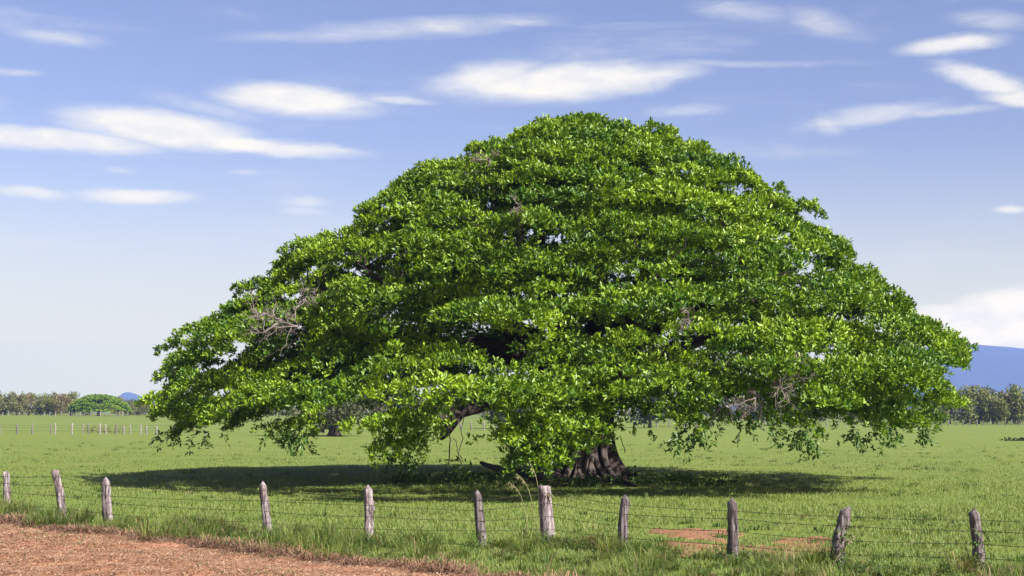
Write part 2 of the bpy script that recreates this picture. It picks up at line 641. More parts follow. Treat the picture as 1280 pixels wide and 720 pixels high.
# the raised strip of red earth along the road
EDGE_PX = [(-420, 611), (-200, 632), (0, 656), (100, 669), (250, 683), (400, 702), (550, 720), (640, 731), (760, 745), (900, 760), (1150, 785), (1500, 818)]
EDGE = np.array([ground(*p) for p in EDGE_PX])


def edge_y(x):
    """y of the verge's field-side edge at world x"""
    o = np.argsort(EDGE[:, 0])
    return np.interp(x, EDGE[o, 0], EDGE[o, 1])


def rag(x):
    return .28 * np.sin(x * 1.9 + 1.2 * np.sin(x * .8)) + .16 * np.sin(x * 5.3 + 2 * np.sin(x * 2.1)) + .08 * np.sin(x * 13.1)


vx = np.linspace(-30, 16, 420)
yt = edge_y(vx) + rag(vx)
rows = 70
Vv = []
for j in range(rows):
    t = (j / (rows - 1)) ** 1.35
    yy = yt * (1 - t) + 2.0 * t
    P = np.stack([vx, yy, np.zeros_like(vx)], 1)
    lump = .035 * vnoise(P, 3.1, 1) + .022 * vnoise(P, 8.0, 2) + .05 * vnoise(P, .9, 4)
    h = gh(vx, yy) + np.minimum(1, j / 3) * (.075 + lump) + (-.03 if j == 0 else .0)
    Vv.append(np.stack([vx, yy, h], 1))
Vv = np.concatenate(Vv)
n = len(vx)
i_ = (np.arange(rows - 1)[:, None] * n + np.arange(n - 1)[None]).ravel()
tag(make_mesh('dirt_verge', Vv, np.stack([i_, i_ + n, i_ + n + 1, i_ + 1], 1), M_SOIL, smooth=True), kind='structure')


def verge_h(x, y):
    P = np.stack([x, y, np.zeros_like(x)], 1)
    return gh(x, y) + .075 + .035 * vnoise(P, 3.1, 1) + .022 * vnoise(P, 8.0, 2) + .05 * vnoise(P, .9, 4)


# bare red soil patches behind the fence
SOIL = []
def soil_patch(pts, seed):
    P = np.array([ground(*p) for p in pts])
    c = P.mean(0)
    k = 90
    a = np.linspace(0, 2 * np.pi, k, endpoint=False)
    ang = np.arctan2(P[:, 1] - c[1], P[:, 0] - c[0])
    rad = np.hypot(P[:, 0] - c[0], P[:, 1] - c[1])
    o = np.argsort(ang)
    rr = np.interp(a, np.concatenate([ang[o] - 2 * np.pi, ang[o], ang[o] + 2 * np.pi]), np.tile(rad[o], 3))
    r_ = np.random.default_rng(seed)
    rr = rr * (1 + .12 * np.sin(5 * a + seed) + .1 * np.sin(11 * a + 2 * seed) + .07 * r_.normal(size=k))
    SOIL.append((c, a, rr))
    V = [np.array([[c[0], c[1], gh(c[0], c[1]) + .03]])]
    for f in (.35, .7, .92, 1.0):
        x = c[0] + rr * f * np.cos(a)
        y = c[1] + rr * f * np.sin(a)
        V.append(np.stack([x, y, gh(x, y) + (.03 + .02 * np.sin(7 * x) * np.sin(6 * y) if f < .99 else -.02)], 1))
    V = np.concatenate(V)
    j = np.arange(k)
    T = np.stack([np.zeros(k, int), 1 + j, 1 + (j + 1) % k], 1)
    Q = np.concatenate([np.stack([1 + b * k + j, 1 + (b + 1) * k + j, 1 + (b + 1) * k + (j + 1) % k, 1 + b * k + (j + 1) % k], 1) for b in range(3)])
    return tag(make_mesh('bare_soil', V, [T, Q], M_SOIL2, smooth=True), kind='structure')


soil_patch([(818, 685), (850, 676), (900, 680), (960, 680), (1020, 676), (1035, 682), (1000, 692), (930, 700), (860, 696)], 1)
soil_patch([(838, 660), (858, 661), (890, 670), (905, 676), (880, 674), (850, 668)], 2)
soil_patch([(985, 672), (1030, 671), (1036, 677), (1000, 679)], 3)


def on_soil(x, y):
    m = np.zeros(len(x), bool)
    for c, a, rr in SOIL:
        an = np.mod(np.arctan2(y - c[1], x - c[0]), 2 * np.pi)
        m |= np.hypot(x - c[0], y - c[1]) < np.interp(an, np.append(a, 2 * np.pi), np.append(rr, rr[0])) * .95
    return m


# ------------------------------------------------------------------ air
def build_haze():
    me = bpy.data.meshes.new('haze')
    x0, x1, y0, y1, z0, z1 = -9200, 9200, -200, 10600, -1.2, 470
    V = [(x, y, z) for z in (z0, z1) for y in (y0, y1) for x in (x0, x1)]
    me.from_pydata(V, [], [(0, 2, 3, 1), (4, 5, 7, 6), (0, 1, 5, 4), (2, 6, 7, 3), (0, 4, 6, 2), (1, 3, 7, 5)])
    m, N, out = new_mat('haze')
    pv = N.n('ShaderNodeVolumePrincipled')
    pv.inputs['Color'].default_value = (.245, .355, .86, 1)
    pv.inputs['Density'].default_value = 0.00012
    pv.inputs['Anisotropy'].default_value = 0.0
    N.t.links.new(pv.outputs[0], out.inputs['Volume'])
    me.materials.append(m)
    o = bpy.data.objects.new('haze', me)
    COL.objects.link(o)
    tag(o, kind='stuff')


build_haze()

# ------------------------------------------------------------------ the great fig tree
CX, CY = 2.0, 64.0
TX, TY = 2.85, 63.6
PROF_Z = np.array([0.0, 1.2, 1.8, 3.5, 5.5, 7.2, 9.5, 11.0, 12.6, 13.6, 14.4, 14.85, 15.1])
PROF_R = np.array([15.4, 16.2, 16.6, 17.0, 16.3, 14.4, 12.0, 10.2, 7.9, 6.0, 4.2, 2.6, 0.0])
LOW = [(150, 540), (185, 545), (200, 548), (260, 553), (290, 542), (340, 545), (362, 558), (390, 548), (415, 512), (460, 518), (480, 560), (500, 580), (520, 565),
       (536, 525), (600, 515), (635, 530), (648, 572), (690, 574), (715, 560), (730, 533), (790, 522), (830, 515), (850, 542),
       (900, 540), (940, 526), (960, 545), (1000, 556), (1038, 520), (1060, 545), (1100, 548), (1165, 548), (1200, 500), (1240, 480)]
LOWX = np.array([p[0] for p in LOW], float)
LOWY = np.array([p[1] for p in LOW], float)


def env_base(z, az):
    r = np.interp(z, PROF_Z, PROF_R)
    lump = .025 * np.sin(3 * az + z * .5 + 1) + .02 * np.sin(7 * az - z * .9) + .02 * np.sin(11 * az + 2.1 * z)
    return r * (1 + lump + np.cos(az) * np.where(np.asarray(z) > 5.5, .03, .04))


# hollows (positive depth) and bulges (negative) on the side towards the road: photo x, y, half sizes, depth in metres
FORMS = []
for (px, py, hw, hh, dep) in [(350, 425, 75, 65, 4.2), (276, 372, 36, 24, 3.2), (550, 392, 36, 42, 2.6), (690, 422, 80, 28, 3.0), (605, 425, 45, 20, 2.2), (880, 440, 75, 26, 2.0), (760, 275, 60, 9, 1.6), (590, 320, 60, 9, 1.6), (480, 345, 45, 9, 1.6),
                              (960, 480, 34, 32, 2.0), (420, 470, 40, 40, 2.0), (750, 270, 60, 12, 1.2), (640, 300, 50, 16, 1.3), (480, 330, 50, 14, 1.3), (560, 250, 60, 12, 1.0), (880, 350, 80, 14, 1.2), (1000, 420, 60, 14, 1.2),
                              (560, 490, 120, 52, -2.2), (235, 470, 45, 50, -.2), (760, 490, 50, 40, -1.2), (1000, 330, 80, 30, -.7), (460, 400, 50, 22, -1.0), (660, 350, 60, 24, -.8)]:
    Yd = 50.0
    for _ in range(6):
        p = at(px, py, Yd)
        r = float(np.interp(p[2], PROF_Z, PROF_R))
        dx = p[0] - CX
        Yd = CY - math.sqrt(max(r * r - dx * dx, .5))
    FORMS.append((p[0], p[1], p[2], hw / F * Yd, hh / F * Yd, dep))


def env_r(z, az):
    """crown radius at height z and azimuth az (0 = +X, counter-clockwise)"""
    r = env_base(z, az)
    x, y = CX + r * np.cos(az), CY + r * np.sin(az)
    off = 0
    for (fx, fy, fz, hw, hh, dep) in FORMS:
        off = off + dep * np.exp(-((x - fx) ** 2 + ((y - fy) * .6) ** 2) / hw ** 2 - ((z - fz) / hh) ** 2)
    return np.maximum(r - off, 0)


# arc length down the crown's profile
_zz = np.linspace(15.1, 1.3, 400)
_rr = np.interp(_zz, PROF_Z, PROF_R)
_ss = np.concatenate([[0], np.cumsum(np.hypot(np.diff(_zz), np.diff(_rr)))])


def crown_pads():
    """leafy pads in wavy tiers: centre, outward direction, layer, half sizes"""
    rows = []
    for layer, (dS, dT, ins0, ins1) in enumerate([(1.52, 1.7, 0, .5), (1.35, 1.9, 1.5, 2.7), (1.9, 2.4, 2.8, 5.5)]):
        s = .3
        while s < _ss[-1]:
            r = np.interp(s, _ss, _rr)
            m = max(1, int(2 * np.pi * max(r, .6) / dT))
            az0 = rng.uniform(0, 6.28)
            for k in range(m):
                az = az0 + 2 * np.pi * (k + rng.uniform(-.35, .35)) / m
                s2 = s + .5 * math.sin(2.3 * az + s * .8) + .35 * math.sin(5.1 * az - s * 1.3) + rng.normal() * .28
                if not 0 < s2 < _ss[-1]:
                    continue
                z = float(np.interp(s2, _ss, _zz))
                ins = rng.uniform(ins0, ins1)
                e = float(env_r(z, az))
                rr2 = e - .8 * min(1, r / 3) - ins * (.9 if z < 12 else .35)
                zz = z - ins * (.15 if z < 5 else .45) - (.25 if r < 6 else .1)
                if zz < 1.2 or (rr2 < .1 and layer):
                    continue
                rr2 = max(rr2, 0)
                rows.append((CX + rr2 * math.cos(az), CY + rr2 * math.sin(az), zz, az, layer, rng.uniform(.55, .9) * (1 + .25 * layer), rng.uniform(1.05, 1.95) * (1 + .15 * layer)))
            s += dS
    # small odd sprays break the tiers up
    for _ in range(380):
        z = float(np.interp(rng.random() * _ss[-1], _ss, _zz))
        az = rng.uniform(0, 6.28)
        rr2 = max(0, float(env_r(z, az)) - rng.uniform(.3, 1.6))
        rows.append((CX + rr2 * math.cos(az), CY + rr2 * math.sin(az), z - .1, az, 0, rng.uniform(.3, .6), rng.uniform(.4, .9)))
    A = np.array(rows)
    A[:, 0] += .85 * np.clip((A[:, 2] - 9) / 4.5, 0, 1)      # the dome leans a little to the right
    P, az, lay = A[:, :3], A[:, 3], A[:, 4]
    out = np.stack([np.cos(az), np.sin(az), np.zeros(len(az))], 1)
    nz = vnoise(P * np.array([1, 1, 2.2]), .55, 2.2)
    keep = (nz > -.38) | (P[:, 2] < 2.8)
    keep &= ~((lay > 0) & (nz < -.5))
    # die-back: fewer outer sprays inside the hollows, so that the shaded inside of the crown shows
    hol = np.zeros(len(P))
    for (fx, fy, fz, hw, hh, dep) in FORMS:
        if dep > 1.5:
            hol = np.maximum(hol, dep / 3 * np.exp(-((P[:, 0] - fx) ** 2 + ((P[:, 1] - fy) * .5) ** 2) / hw ** 2 - ((P[:, 2] - fz) / hh) ** 2))
    keep &= ~(rng.random(len(P)) < np.clip(hol * 1.7 - .2, 0, .95) * np.array([1, .85, .4])[lay.astype(int)])
    px, py = project(P - np.array([0, 0, .5]))
    lowlim = np.interp(px, LOWX, LOWY)
    front = P[:, 1] < CY + 4
    keep &= np.where(front, py < lowlim - 4, P[:, 2] > 3.3)
    inner = np.hypot(P[:, 0] - CX, P[:, 1] - CY) < 11.5
    keep &= ~(inner & (P[:, 2] < 5.2))
    A = A[keep]
    # sprays of the low front limbs that hang before the trunk
    ex = []
    for (px, py, Yd) in [(655, 560, 48.5), (675, 548, 48.5), (690, 560, 49), (700, 545, 49.5), (665, 530, 48.5), (640, 540, 48.5), (690, 525, 49), (712, 552, 50), (700, 505, 49.5), (730, 520, 50.5),
                         (745, 505, 51), (760, 515, 51.5), (775, 500, 51.5), (720, 490, 50), (650, 510, 48), (620, 500, 48), (600, 490, 47.5), (570, 492, 47.5), (790, 512, 52), (735, 470, 50), (765, 480, 51),
                         (540, 500, 48), (510, 520, 48.5), (500, 545, 48.5), (492, 562, 48.5), (515, 552, 49), (480, 530, 49), (805, 495, 51.5), (700, 470, 49.5), (670, 490, 48.5), (860, 525, 50.5), (885, 515, 50.5), (1000, 535, 50.5), (985, 520, 50.5), (1090, 530, 52.5), (1130, 525, 54), (1110, 510, 53),
                         # the separate low lobe on the far left and the shoulder above it
                         (210, 432, 63), (235, 414, 62), (262, 406, 62), (282, 414, 60), (222, 452, 60), (250, 436, 59), (275, 440, 58), (205, 470, 62), (235, 468, 58), (262, 472, 57), (215, 492, 60), (248, 495, 57),
                         (232, 518, 57), (205, 515, 61), (262, 520, 57), (285, 500, 57), (240, 425, 65), (270, 425, 65), (225, 445, 66), (220, 480, 65), (398, 312, 60), (418, 326, 59), (385, 330, 59), (405, 340, 62), (430, 318, 64), (400, 325, 65),
                         (668, 570, 48.5), (650, 548, 48), (682, 572, 49), (660, 580, 48.5)]:
        p = at(px, py, Yd)
        ex.append((*p, math.atan2(p[1] - CY, p[0] - CX), 0, rng.uniform(.45, .75), rng.uniform(.6, 1.1)))
    A = np.concatenate([A, np.array(ex)])
    az = A[:, 3]
    return A[:, :3], np.stack([np.cos(az), np.sin(az), np.zeros(len(az))], 1), A[:, 4], A[:, 5:7]


PADP, PADO, PADL, PADS = crown_pads()


def pad_leaves(P, O, lay, S, scale=1.0, leafL=(.14, .235), dens=1.0, seed=3):
    g = np.random.default_rng(seed)
    pos, dr, up, Ls, Ws, C = [], [], [], [], [], []
    for p, o, l, (ru, rw) in zip(P, O, lay, S):
        outw = .5 if p[2] < 13 else .3
        axis = nrm(np.array([0, 0, 1.0]) + o * g.uniform(.45, 1.0) * outw + g.normal(size=3) * .1)
        ru, rw = ru * scale, rw * scale
        th = scale * g.uniform(.12, .26)
        n = int(dens * (56 * ru * rw + 8) * (1.3, 1.0, .9)[int(l)])
        t2 = nrm(np.cross(axis, o))            # along the tier
        t1 = np.cross(t2, axis)                # outwards
        a = g.uniform(0, 2 * np.pi, n)
        q = np.sqrt(g.uniform(0, 1, n))
        wav = 1 + .22 * np.sin(3 * a + g.uniform(0, 6)) + .16 * np.sin(5 * a + g.uniform(0, 6))
        u = q * np.cos(a) * ru * wav
        w = q * np.sin(a) * rw * wav
        h = th * (1 - q * q) * g.uniform(.5, 1.2, n) + g.normal(size=n) * .045 * scale - .2 * q * q * ru
        rp = p + np.outer(u, t1) + np.outer(w, t2) + np.outer(h, axis)
        ro = nrm(np.outer(u, t1) + np.outer(w, t2) + 1e-6)
        rax = nrm(axis * .8 + np.array([0, 0, .35]) + ro * (.7 * q[:, None]) + g.normal(size=(n, 3)) * .22)
        k = g.integers(6, 10, n)
        tot = k.sum()
        idx = np.repeat(np.arange(n), k)
        ax = rax[idx]
        ref = nrm(np.cross(ax, np.array([.31, .87, .2])))
        ref2 = np.cross(ax, ref)
        ph = g.uniform(0, 2 * np.pi, tot)
        sp = g.uniform(.25, 1.25, tot)          # angle off the rosette axis
        d = ax * np.cos(sp)[:, None] + (ref * np.cos(ph)[:, None] + ref2 * np.sin(ph)[:, None]) * np.sin(sp)[:, None]
        pos.append(rp[idx] + g.normal(size=(tot, 3)) * .035 * scale - ax * (g.uniform(0, .12, tot)[:, None]) * scale)
        dr.append(d)
        up.append(ax + g.normal(size=(tot, 3)) * .25)
        L = g.uniform(*leafL, tot)
        Ls.append(L)
        Ws.append(L * g.uniform(.32, .46, tot))
        # young tips are yellower, older leaves darker; each spray differs a little
        f = np.clip(g.normal(.46, .2) + g.normal(size=n) * .2, 0, 1)[idx]
        f = np.clip(f + g.normal(size=tot) * .16 + .15 * (sp < .5), 0, 1)[:, None]
        dark = np.array([.058, .15, .010])
        lite = np.array([.32, .465, .02])
        c = dark + (lite - dark) * f
        c = c * g.uniform(.8, 1.2, tot)[:, None]
        C.append(c)
    return (np.concatenate(x) for x in (pos, dr, up, Ls, Ws, C))


fig = empty('fig_tree', (TX, TY, 0))
tag(fig, 'huge dome-shaped fig tree with glossy green leaves and fluted trunk in the pasture', 'tree')
ORG = (TX, TY, 0)
pos, dr, up, Ls, Ws, C = pad_leaves(PADP, PADO, PADL, PADS)
V, T = quick_leaf(pos, dr, up, Ls, Ws)
print('fig pads', len(PADP), 'leaves', len(pos))
make_mesh('crown', V, T, M_FIG, fig, np.repeat(C, 4, axis=0), origin=ORG)


# trunk: fluted, flaring into buttress roots
def fluted_trunk(h, r0, flare, nfl, seed, nseg=72, nz=26):
    g = np.random.default_rng(seed)
    a = np.linspace(0, 2 * np.pi, nseg, endpoint=False)
    fl = np.zeros(nseg)
    roots = np.zeros(nseg)
    for _ in range(nfl):
        c, w, k = g.uniform(0, 6.28), g.uniform(.12, .28), g.uniform(.5, 1)
        d = np.angle(np.exp(1j * (a - c)))
        fl += k * np.exp(-(d / w) ** 2)
        roots += k * np.exp(-(d / (w * .9)) ** 2)
    V = []
    for i in range(nz):
        t = i / (nz - 1)
        z = h * t
        fz = math.exp(-z / .75)
        r = r0 * (1 - .12 * math.sin(t * 3.1)) * (1 + .1 * t * t) + flare * fz * (.35 + .75 * roots / max(roots.max(), .1)) + .13 * fl * r0 * (1 - .4 * t)
        tw = .25 * t
        V.append(np.stack([r * np.cos(a + tw) + .25 * t, r * np.sin(a + tw), np.full(nseg, z - .06)], 1))
    V = np.concatenate(V)
    i_ = np.arange(nz - 1)[:, None] * nseg
    j = np.arange(nseg)[None]
    Q = np.stack([i_ + j, i_ + (j + 1) % nseg, i_ + nseg + (j + 1) % nseg, i_ + nseg + j], -1).reshape(-1, 4)
    return V, Q


V, Q = fluted_trunk(4.0, 1.05, 1.5, 13, 4)
acc = Acc()
acc.add(V, Q)
trunk = acc.build('trunk', M_BARK, fig, smooth=True)
acc = Acc()
g = np.random.default_rng(9)
for k in range(26):                        # strangler roots pressed to the trunk
    a0 = g.uniform(0, 6.28)
    a1 = a0 + g.normal() * .35
    pts = []
    for t in np.linspace(0, 1, 12):
        z = 4.0 * (1 - t) - .05
        rr = 1.12 + 1.15 * math.exp(-z / .6)
        aa = a0 + (a1 - a0) * t + .1 * math.sin(5 * t + k)
        pts.append((rr * math.cos(aa) + .2 * (1 - t), rr * math.sin(aa), z))
    acc.add(*tube(pts, np.linspace(.05, .12, 12) * g.uniform(.5, 1.2), 7, .1, seed=k))
acc.build('root_strands', M_STRAND, fig, smooth=True)

# surface roots
root_specs = [((690, 600), (650, 602), (622, 590), (607, 588), .17), ((700, 601), (672, 606), (655, 607), (640, 606), .2),
              ((785, 598), (800, 600), (815, 603), (828, 606), .2), ((760, 600), (775, 606), (790, 609), (800, 610), .16)]
for s_ in root_specs:
    P = [ground(*p) for p in s_[:4]]
    P[0] = np.array([TX + (P[0][0] - TX) * .55, TY + (P[0][1] - TY) * .4, .35])
    if s_[0] == (690, 600):
        P[3] = P[2] + np.array([-.8, .1, .42])
        P[1][2] += .12
        P[2][2] += .1
    else:
        P[3][2] -= .1
    c = bez(*P, 14)
    a2 = Acc()
    a2.add(*tube(c, np.linspace(s_[4] * 1.5, s_[4] * .5, 14), 9, .12, seed=3))
    a2.build('surface_root', M_BARK, fig, smooth=True, origin=ORG)

# limbs
LIMB = []
limb_az = [172, 205, 232, 258, 285, 312, 340, 5, 35, 70, 105, 140]
for i, az in enumerate(limb_az):
    az = R(az + g.uniform(-6, 6))
    rr = g.uniform(9.5, 11.5)
    zt = g.uniform(3.6, 7.5) if i % 3 else g.uniform(8, 10.5)
    p0 = np.array([TX + .35 * math.cos(az) + .2, TY + .35 * math.sin(az), 3.3])
    p3 = np.array([CX + rr * math.cos(az), CY + rr * math.sin(az), zt])
    if zt > 8:
        rr *= .72
        p3[:2] = CX + rr * math.cos(az), CY + rr * math.sin(az)
    p1 = p0 + np.array([math.cos(az) * 2.2, math.sin(az) * 2.2, 2.6])
    p2 = p0 * .35 + p3 * .65 + np.array([0, 0, 1.6])
    c = bez(p0, p1, p2, p3, 22)
    c[2:] += np.cumsum(g.normal(size=(20, 3)) * .09, axis=0)
    LIMB.append(c)
    a2 = Acc()
    a2.add(*tube(c, np.linspace(.45, .05, 22), 10, .08, seed=i))
    a2.build('limb', M_BARK, fig, smooth=True, origin=ORG)
# the low limb that droops to the left with a broken stub
c = bez((TX - .6, TY - .6, 3.0), (TX - 2.5, TY - 4, 3.9), at(600, 505, 57), at(520, 534, 55), 20)
a2 = Acc()
a2.add(*tube(c, np.linspace(.5, .14, 20), 10, .12, seed=40))
s0 = c[15]
a2.add(*tube(bez(s0 + np.array([.1, 0, .0]), s0 + (0, -.1, -.25), at(556, 540, 55.3), at(551, 549, 55.3), 7), [.2, .24, .2, .19, .2, .16, .07], 9, .15, seed=41))
a2.build('limb', M_BARK, fig, smooth=True, origin=ORG)
LIMB.append(c)
# inner leaders
for k, (dx, dy, zz) in enumerate([(-2.5, -1.5, 11), (1.5, 1, 12.5), (3.5, -1.5, 10.5)]):
    c = bez((TX, TY, 3.4), (TX + dx * .3, TY + dy * .3, 5.5), (TX + dx * .6, TY + dy * .7, 7.5), (TX + dx, TY + dy, zz), 18)
    c[3:] += np.cumsum(g.normal(size=(15, 3)) * .06, axis=0)
    a2 = Acc()
    a2.add(*tube(c, np.linspace(.6, .12, 18), 10, .1, seed=60 + k))
    a2.build('limb', M_BARK, fig, smooth=True, origin=ORG)
    LIMB.append(c)

# branches from limbs to the pads
allp = np.concatenate([c[5:] for c in LIMB])
a2 = Acc()
sel = rng.permutation(len(PADP))[:520]
for q in sel:
    e = PADP[q]
    dd = np.linalg.norm((allp - e) * np.array([1, 1, 1.3]), axis=1)
    dd += np.where(allp[:, 2] > e[2] + .5, 2, 0)
    s0 = allp[np.argmin(dd)]
    L = np.linalg.norm(e - s0)
    if L < .6 or L > 4.6:
        continue
    c = bez(s0, s0 + (e - s0) * .3 + np.array([0, 0, .12 * L]), s0 + (e - s0) * .7 + np.array([0, 0, .1 * L]), e - np.array([0, 0, .1]), 8)
    c[1:-1] += g.normal(size=(6, 3)) * .09 * L ** .5
    a2.add(*tube(c, np.linspace(.018 + .006 * L, .01, 8), 5, cap=False))
a2.build('branches', M_BARK, fig, smooth=True, origin=ORG)


# dead twigs
def dead_twigs(px, py, Yd, size, seed, direction):
    gg = np.random.default_rng(seed)
    a = Acc()
    root = at(px, py, Yd)

    def grow(p, d, L, r, lev):
        n = 5
        pts = [p]
        for _ in range(n - 1):
            d = nrm(d + gg.normal(size=3) * .22)
            pts.append(pts[-1] + d * L / (n - 1))
        a.add(*tube(pts, np.linspace(r, r * .55, n), 5, cap=False))
        if lev:
            for _ in range(gg.integers(3, 5)):
                k = gg.integers(1, n)
                grow(pts[k], nrm(d + gg.normal(size=3) * .65), L * gg.uniform(.5, .75), r * .6, lev - 1)
    for _ in range(3):
        grow(root, nrm(np.array(direction, float) + gg.normal(size=3) * .4), size, .03, 3)
    a.build('dead_twigs', M_TWIG, fig, origin=ORG)


for s_ in [(372, 408, 54, .95, 1, (-1, -.6, .1)), (352, 400, 54, .9, 2, (-.8, -.7, -.2)), (612, 200, 55.5, .45, 3, (-.6, -.6, .3)), (655, 272, 53, .5, 4, (-.3, -1, .1)),
           (965, 480, 50, .75, 5, (.3, -1, 0)), (948, 492, 50, .7, 6, (-.3, -1, -.2)), (985, 470, 50, .55, 7, (.5, -.8, .3)), (905, 505, 50.5, .6, 8, (-.2, -.6, -.7)),
           (375, 375, 54.5, .6, 9, (.2, -.8, .3)), (860, 400, 50, .4, 10, (.2, -1, .2))]:
    dead_twigs(*s_)


# hanging vines with tufts of leaves
def vine(name, pts, r, leaves_at, seed, nleaf=30, spread=.3):
    gg = np.random.default_rng(seed)
    a = Acc()
    c = np.concatenate([bez(pts[i], pts[i] * .66 + pts[i + 1] * .34 + gg.normal(size=3) * .08, pts[i] * .33 + pts[i + 1] * .67 + gg.normal(size=3) * .08, pts[i + 1], 7)[:-1]
                        for i in range(len(pts) - 1)] + [pts[-1][None]])
    a.add(*tube(c, r, 5, cap=False))
    v = a.build(name, M_BARK, fig, origin=ORG)
    if leaves_at:
        pp = np.concatenate([pts[k] + gg.normal(size=(nleaf, 3)) * spread * np.array([1, 1, .6]) for k in leaves_at])
        m = len(pp)
        V, T = quick_leaf(pp, gg.normal(size=(m, 3)) + np.array([0, -.3, .5]), gg.normal(size=(m, 3)) * .4 + np.array([0, 0, 1]), gg.uniform(.17, .27, m), gg.uniform(.07, .11, m))
        cc = np.array([.085, .165, .018]) * gg.uniform(.75, 1.3, (m, 1))
        make_mesh('vine_leaves', V, T, M_FIG, v, np.repeat(cc, 4, 0), origin=ORG)


vine('hanging_vine', [at(564, 520, 52), at(563, 550, 52), at(561, 578, 52), at(556, 596, 52)], .022, [2], 1, 10, .12)
vine('hanging_vine', [at(580, 520, 51), at(579, 548, 51), at(573, 570, 51), at(578, 582, 51), at(582, 591, 51)], .015, [4, 4], 2, 20, .2)
vine('hanging_vine', [at(566, 548, 52), at(572, 560, 52), at(576, 578, 52)], .012, [2], 3, 8, .1)
vine('hanging_vine', [at(636, 560, 50), at(637, 585, 50), at(636, 598, 50)], .012, [1, 2], 4, 12, .14)
vine('aerial_root', [at(681, 565, 60), at(680, 575, 60), at(684, 586, 60), at(690, 592, 61)], .05, None, 5)
vine('aerial_root', [at(775, 545, 60), at(778, 555, 60), at(781, 566, 60)], .018, None, 6)

# sprays drooping along the lower rim, with single leaves showing against the field
gg = np.random.default_rng(77)
fp, fd = [], []
for px, py, Yd, nst in [(372, 552, 52, 7), (355, 548, 52, 5), (255, 550, 58, 6), (205, 545, 60, 6), (495, 572, 50, 8), (512, 570, 50, 6), (860, 545, 50, 6), (848, 548, 50, 6), (880, 540, 50, 6),
                        (950, 535, 50, 6), (1000, 552, 50, 8), (1012, 545, 50, 6), (1062, 545, 52, 6), (1098, 548, 53, 6), (1150, 545, 56, 6), (1110, 540, 54, 6), (650, 572, 49, 7), (690, 570, 49, 5), (665, 565, 49, 6)]:
    for _ in range(nst):
        p = at(px + gg.normal() * 7, py - gg.uniform(2, 14), Yd) + gg.normal(size=3) * np.array([.1, .4, .1])
        d = nrm(np.array([gg.normal() * .5, gg.normal() * .5, -.6]))
        for k in range(5):
            p = p + d * .13
            for _ in range(3):
                fp.append(p + gg.normal(size=3) * .03)
                fd.append(nrm(d * .5 + gg.normal(size=3) * .7))
fp, fd = np.array(fp), np.array(fd)
m = len(fp)
V, T = quick_leaf(fp, fd, gg.normal(size=(m, 3)) * .5 + np.array([0, -.2, 1]), gg.uniform(.16, .24, m), gg.uniform(.07, .1, m))
make_mesh('drooping_sprays', V, T, M_FIG, fig, np.repeat(np.array([.06, .13, .014]) * gg.uniform(.75, 1.4, (m, 1)), 4, 0), origin=ORG)

# ------------------------------------------------------------------ distant trees
def far_crown(spec, seed, leaf=.55, dens=1.0, cols=((.04, .062, .022), (.1, .12, .05))):
    """spec: list of clump ellipsoids (x, y, z, rx, rz). Returns leaf-clump faces spread on and in them."""
    gg = np.random.default_rng(seed)
    P, D, U, C = [], [], [], []
    c0, c1 = np.array(cols[0]), np.array(cols[1])
    for (x, y, z, rx, rz) in spec:
        n = int(dens * 55 * rx * rx) + 20
        d = nrm(gg.normal(size=(n, 3)))
        q = gg.uniform(.55, 1.08, n)[:, None]
        p = np.array([x, y, z]) + d * q * np.array([rx, rx, rz])
        P.append(p)
        D.append(nrm(d * .6 + gg.normal(size=(n, 3)) * .8))
        U.append(nrm(d + np.array([0, 0, .6]) + gg.normal(size=(n, 3)) * .35))
        f = np.clip(gg.uniform(0, .6) + gg.normal(size=(n, 1)) * .25, 0, 1)
        C.append(c0 + (c1 - c0) * f)
    P, D, U, C = map(np.concatenate, (P, D, U, C))
    n = len(P)
    L = gg.uniform(.6, 1.3, n) * leaf
    V, T = quick_leaf(P, D, U, L, L * .62)
    return V, T, np.repeat(C, 4, 0)


def wood_spec(seed, h, w, n):
    gg = np.random.default_rng(seed)
    out = []
    for _ in range(n):
        a, q = gg.uniform(0, 6.28), math.sqrt(gg.random())
        z = h * gg.uniform(.13, .9)
        k = (1 - .55 * abs(z / h - .5) * 2)
        out.append((w * q * math.cos(a) * k, w * q * math.sin(a) * k, z, gg.uniform(.16, .3) * w, gg.uniform(.09, .16) * h))
    return out


def trunk_acc(h, r, seed, limbs=5, spread=2.2, top=.75):
    gg = np.random.default_rng(seed)
    a = Acc()
    c = bez((0, 0, -.1), (gg.normal() * .2, gg.normal() * .2, h * .25), (gg.normal() * .4, gg.normal() * .4, h * .5), (gg.normal() * .6, gg.normal() * .6, h * top), 8)
    a.add(*tube(c, np.array([r * 1.7, r * 1.1, r, r * .9, r * .75, r * .6, r * .42, r * .2]), 7, .08, seed=seed))
    for k in range(limbs):
        s0 = c[gg.integers(2, 7)]
        az = gg.uniform(0, 6.28)
        e = s0 + np.array([math.cos(az) * spread, math.sin(az) * spread, h * gg.uniform(.15, .35)])
        a.add(*tube(bez(s0, s0 * .7 + e * .3 + (0, 0, .3), s0 * .3 + e * .7, e, 6), np.linspace(r * .45, r * .1, 6), 5, seed=k))
    return a


PROTO = {}


def tree(kind, loc, scale, rz, label, cat='tree', group=None, sz=1.0):
    name, mk = KINDS[kind]
    root = empty(name, loc)
    root.rotation_euler = (0, 0, rz)
    root.scale = (scale, scale, scale * sz)
    tag(root, label, cat, group)
    if kind not in PROTO:
        PROTO[kind] = mk(root)
    else:
        for ch in PROTO[kind]:
            c = ch.copy()
            c.parent = root
            COL.objects.link(c)
    return root


